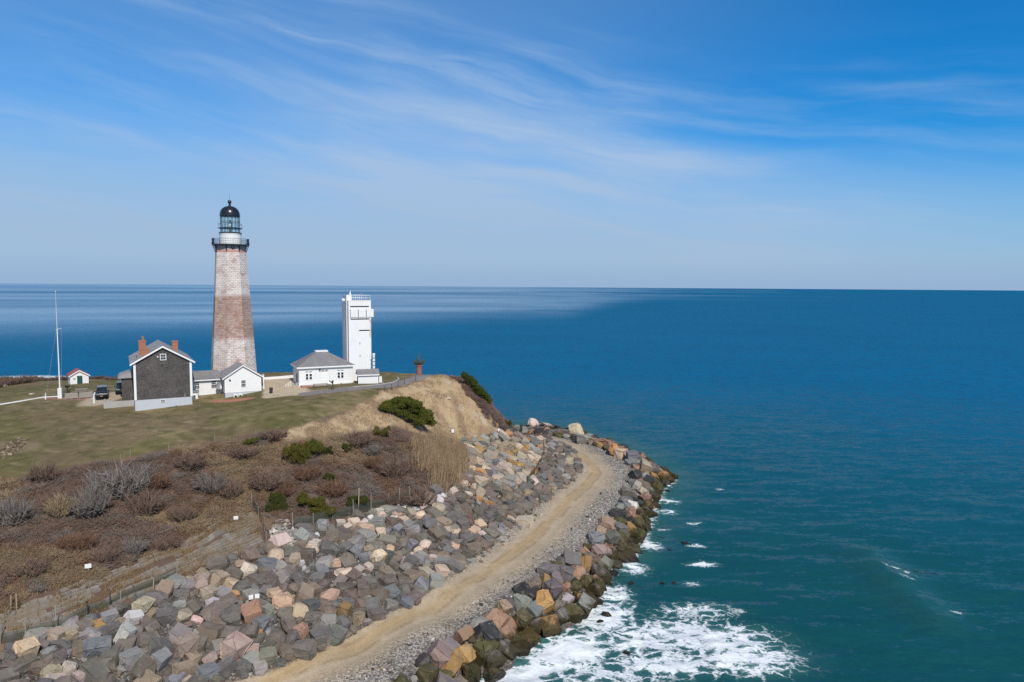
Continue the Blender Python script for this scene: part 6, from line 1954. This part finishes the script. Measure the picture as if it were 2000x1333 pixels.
blades('lawn_grass', 'rough mown grass of the lawn', c[:, 0], c[:, 1], r.uniform(0.05, 0.17, len(c)), r.uniform(0.03, 0.07, len(c)), palette(len(c), [(0.16, 0.135, 0.06), (0.21, 0.165, 0.085), (0.10, 0.098, 0.034)], (4, 3, 3), 86), MAT['plant'], 87, 1.2)


def leaf_crown(seed, n, lobes):
    """sprays of small leaves thrown over several lobes, unit half-width, open underneath"""
    r = np.random.default_rng(seed)
    V, Cc = [], []
    for _ in range(n):
        lx, ly, lz, lr = lobes[r.integers(len(lobes))]
        d = r.normal(size=3)
        d[2] = abs(d[2]) * 0.9 - 0.25
        d /= np.linalg.norm(d)
        rad = lr * (0.55 + 0.5 * r.uniform() ** 0.5)
        p = np.array((lx, ly, lz)) + d * rad * np.array((1, 1, 0.8))
        g = np.clip(0.7 + 0.5 * r.uniform(), 0, 1.4)
        for _k in range(5):
            o = p + r.normal(0, 0.035, 3)
            u = r.normal(size=3)
            u /= np.linalg.norm(u)
            v = np.cross(u, d + 0.4 * r.normal(size=3))
            v /= np.linalg.norm(v) + 1e-9
            s = r.uniform(0.03, 0.055)
            V += [o - u * s * 1.5, o + v * s * 0.7, o + u * s * 1.5]
            Cc += [np.array((1, 1, 1)) * g * r.uniform(0.8, 1.2)] * 3
    return np.array(V), np.arange(len(V)).reshape(-1, 3), np.array(Cc)


def evergreen(label, px, py, wp, hp, colr, seed, lobes=None, n=1500):
    g = hit(px, py + hp * 0.30)
    kx = ((g - EYE) @ _f) / FOC
    r = np.random.default_rng(seed)
    lobes = lobes or [(r.uniform(-.72, .72), r.uniform(-.5, .5), r.uniform(.12, .66), r.uniform(.17, .34)) for _ in range(13)]
    t_ = thing('evergreen_shrub', label, 'evergreen shrub', (g[0], g[1], Hs(g[0], g[1])), 0, 'evergreen shrubs on the slope')
    s = wp * kx / 2
    v, f, c = leaf_crown(seed, n, lobes)
    zs = hp * kx * 0.95
    P = v * np.array((s, s * 0.9, zs))
    o = mesh_np('foliage', P, f, MAT['leaf'], t_, cols=c)
    o.color = (*colr, 1)
    m = MB()
    for lx, ly, lz, lr in lobes:
        m.tube((0.05 * lx * s, 0.05 * ly * s, -0.3), (lx * s, ly * s, lz * zs), 0.06, 0.02, n=5)
    m.build('stem', MAT['bark'], t_)


GRN, DGRN, OGRN = (0.118, 0.126, 0.030), (0.075, 0.088, 0.026), (0.128, 0.118, 0.030)
evergreen('big wind-shaped evergreen spreading over the face of the bluff', 796, 814, 92, 46, GRN, 501,
          [(x_ + random.uniform(-.05, .05), random.uniform(-.25, .25), z_ + random.uniform(-.05, .05), random.uniform(.12, .22)) for x_, z_ in ((-.88, .68), (-.8, .82), (-.68, .62), (-.62, .86), (-.5, .72), (-.42, .93), (-.36, .58), (-.25, .8), (-.15, .98), (-.1, .62), (0, .82), (.08, 1.0), (.1, .48), (.2, .72), (.26, .92), (.3, .36), (.36, .6), (.45, .8), (.48, .22), (.52, .46), (.6, .6), (.62, .1), (.68, .3), (.78, .05), (.82, .42), (.9, .2), (.95, -.05), (-.2, .45), (.2, .25), (.5, 0))], 5200)
evergreen('green bush running down the seaward edge of the bluff', 930, 764, 52, 44, (0.075, 0.105, 0.026), 502, [(x_ + random.uniform(-.06, .06), random.uniform(-.2, .2), z_ + random.uniform(-.1, .1), random.uniform(.12, .24)) for x_, z_ in ((-.9, .95), (-.75, .85), (-.6, .9), (-.5, .7), (-.35, .8), (-.25, .55), (-.1, .68), (0, .42), (.15, .5), (.25, .25), (.4, .35), (.5, .1), (.6, .2), (.75, -.05), (.85, 0), (.95, -.2))], 1800)
evergreen('small evergreen at the toe of the bluff by the bowed mesh fence', 991, 829, 20, 20, GRN, 503, n=600)
evergreen('lone small evergreen just below the lawn edge', 493, 866, 32, 20, GRN, 504, n=700)
evergreen('rounded olive-green evergreen, lower of the touching pair', 577, 893, 46, 52, OGRN, 505, n=1800)
evergreen('darker evergreen, upper of the touching pair', 611, 880, 42, 46, GRN, 506, n=1700)
evergreen('small evergreen half sunk in purple scrub under the bluff', 746, 848, 34, 30, OGRN, 507, n=900)
evergreen('little dark evergreen alone between the pair and the bluff', 680, 880, 24, 26, DGRN, 508, n=700)
evergreen('dim evergreen low in the red-brown scrub', 642, 936, 30, 22, DGRN, 509, n=700)
evergreen('dark evergreen at the landward end of the mesh fence', 545, 985, 44, 46, DGRN, 510, n=1400)
evergreen('broad olive evergreen behind the landward fence posts', 602, 985, 66, 36, OGRN, 511, n=1900)
evergreen('low evergreen mat touching the mesh fence', 630, 1002, 60, 22, OGRN, 512, n=1300)
evergreen('olive evergreen behind the tall timber stake', 690, 985, 60, 26, DGRN, 513, n=1300)
evergreen('faint dark evergreen just above the fence-side evergreens', 560, 955, 26, 20, DGRN, 514, n=600)
evergreen('small evergreen seaward of the touching pair', 640, 885, 30, 24, DGRN, 515, n=600)

# rocky bare patch in the lawn, scattered pale stones on the grass and bluff
c = sprinkle([tuple(hit(x, y)[:2]) for x, y in ((-10, 895), (10, 868), (40, 856), (56, 862), (40, 882), (12, 898))], 500, 90)
stones('patch_stones', 'pale stones round the bare patch in the lawn', c[:, 0], c[:, 1], rr_.uniform(0.08, 0.26, len(c)), palette(len(c), [(0.30, 0.25, 0.17), (0.11, 0.08, 0.05), (0.20, 0.155, 0.10)], (2, 5, 3), 91), 92)
for k, (px, py, wp, lb) in enumerate(((875, 780, 11, 'pale flat stone high on the bluff'), (858, 776, 6, 'small pale stone beside the flat one on the bluff'), (881, 825, 6, 'pale stone above the bluff sign'), (879, 836, 7, 'pale stone touching the foot of the bluff sign'), (62, 771, 8, 'pale stone on the far lawn beside the kerb'), (6, 756, 14, 'grey rounded rock at the far lawn edge'))):
    g = hit(px, py)
    kx = ((g - EYE) @ _f) / FOC * wp
    o = bpy.data.objects.new('field_stone', ROCKS['rock'][k])
    C.objects.link(o)
    o.location, o.scale, o.color = (g[0], g[1], Hs(g[0], g[1]) + 0.1 * kx), (kx, kx * 0.8, kx * 0.5), (0.5, 0.42, 0.33, 1)
    tag(o, lb, 'stone', 'loose stones on grass')
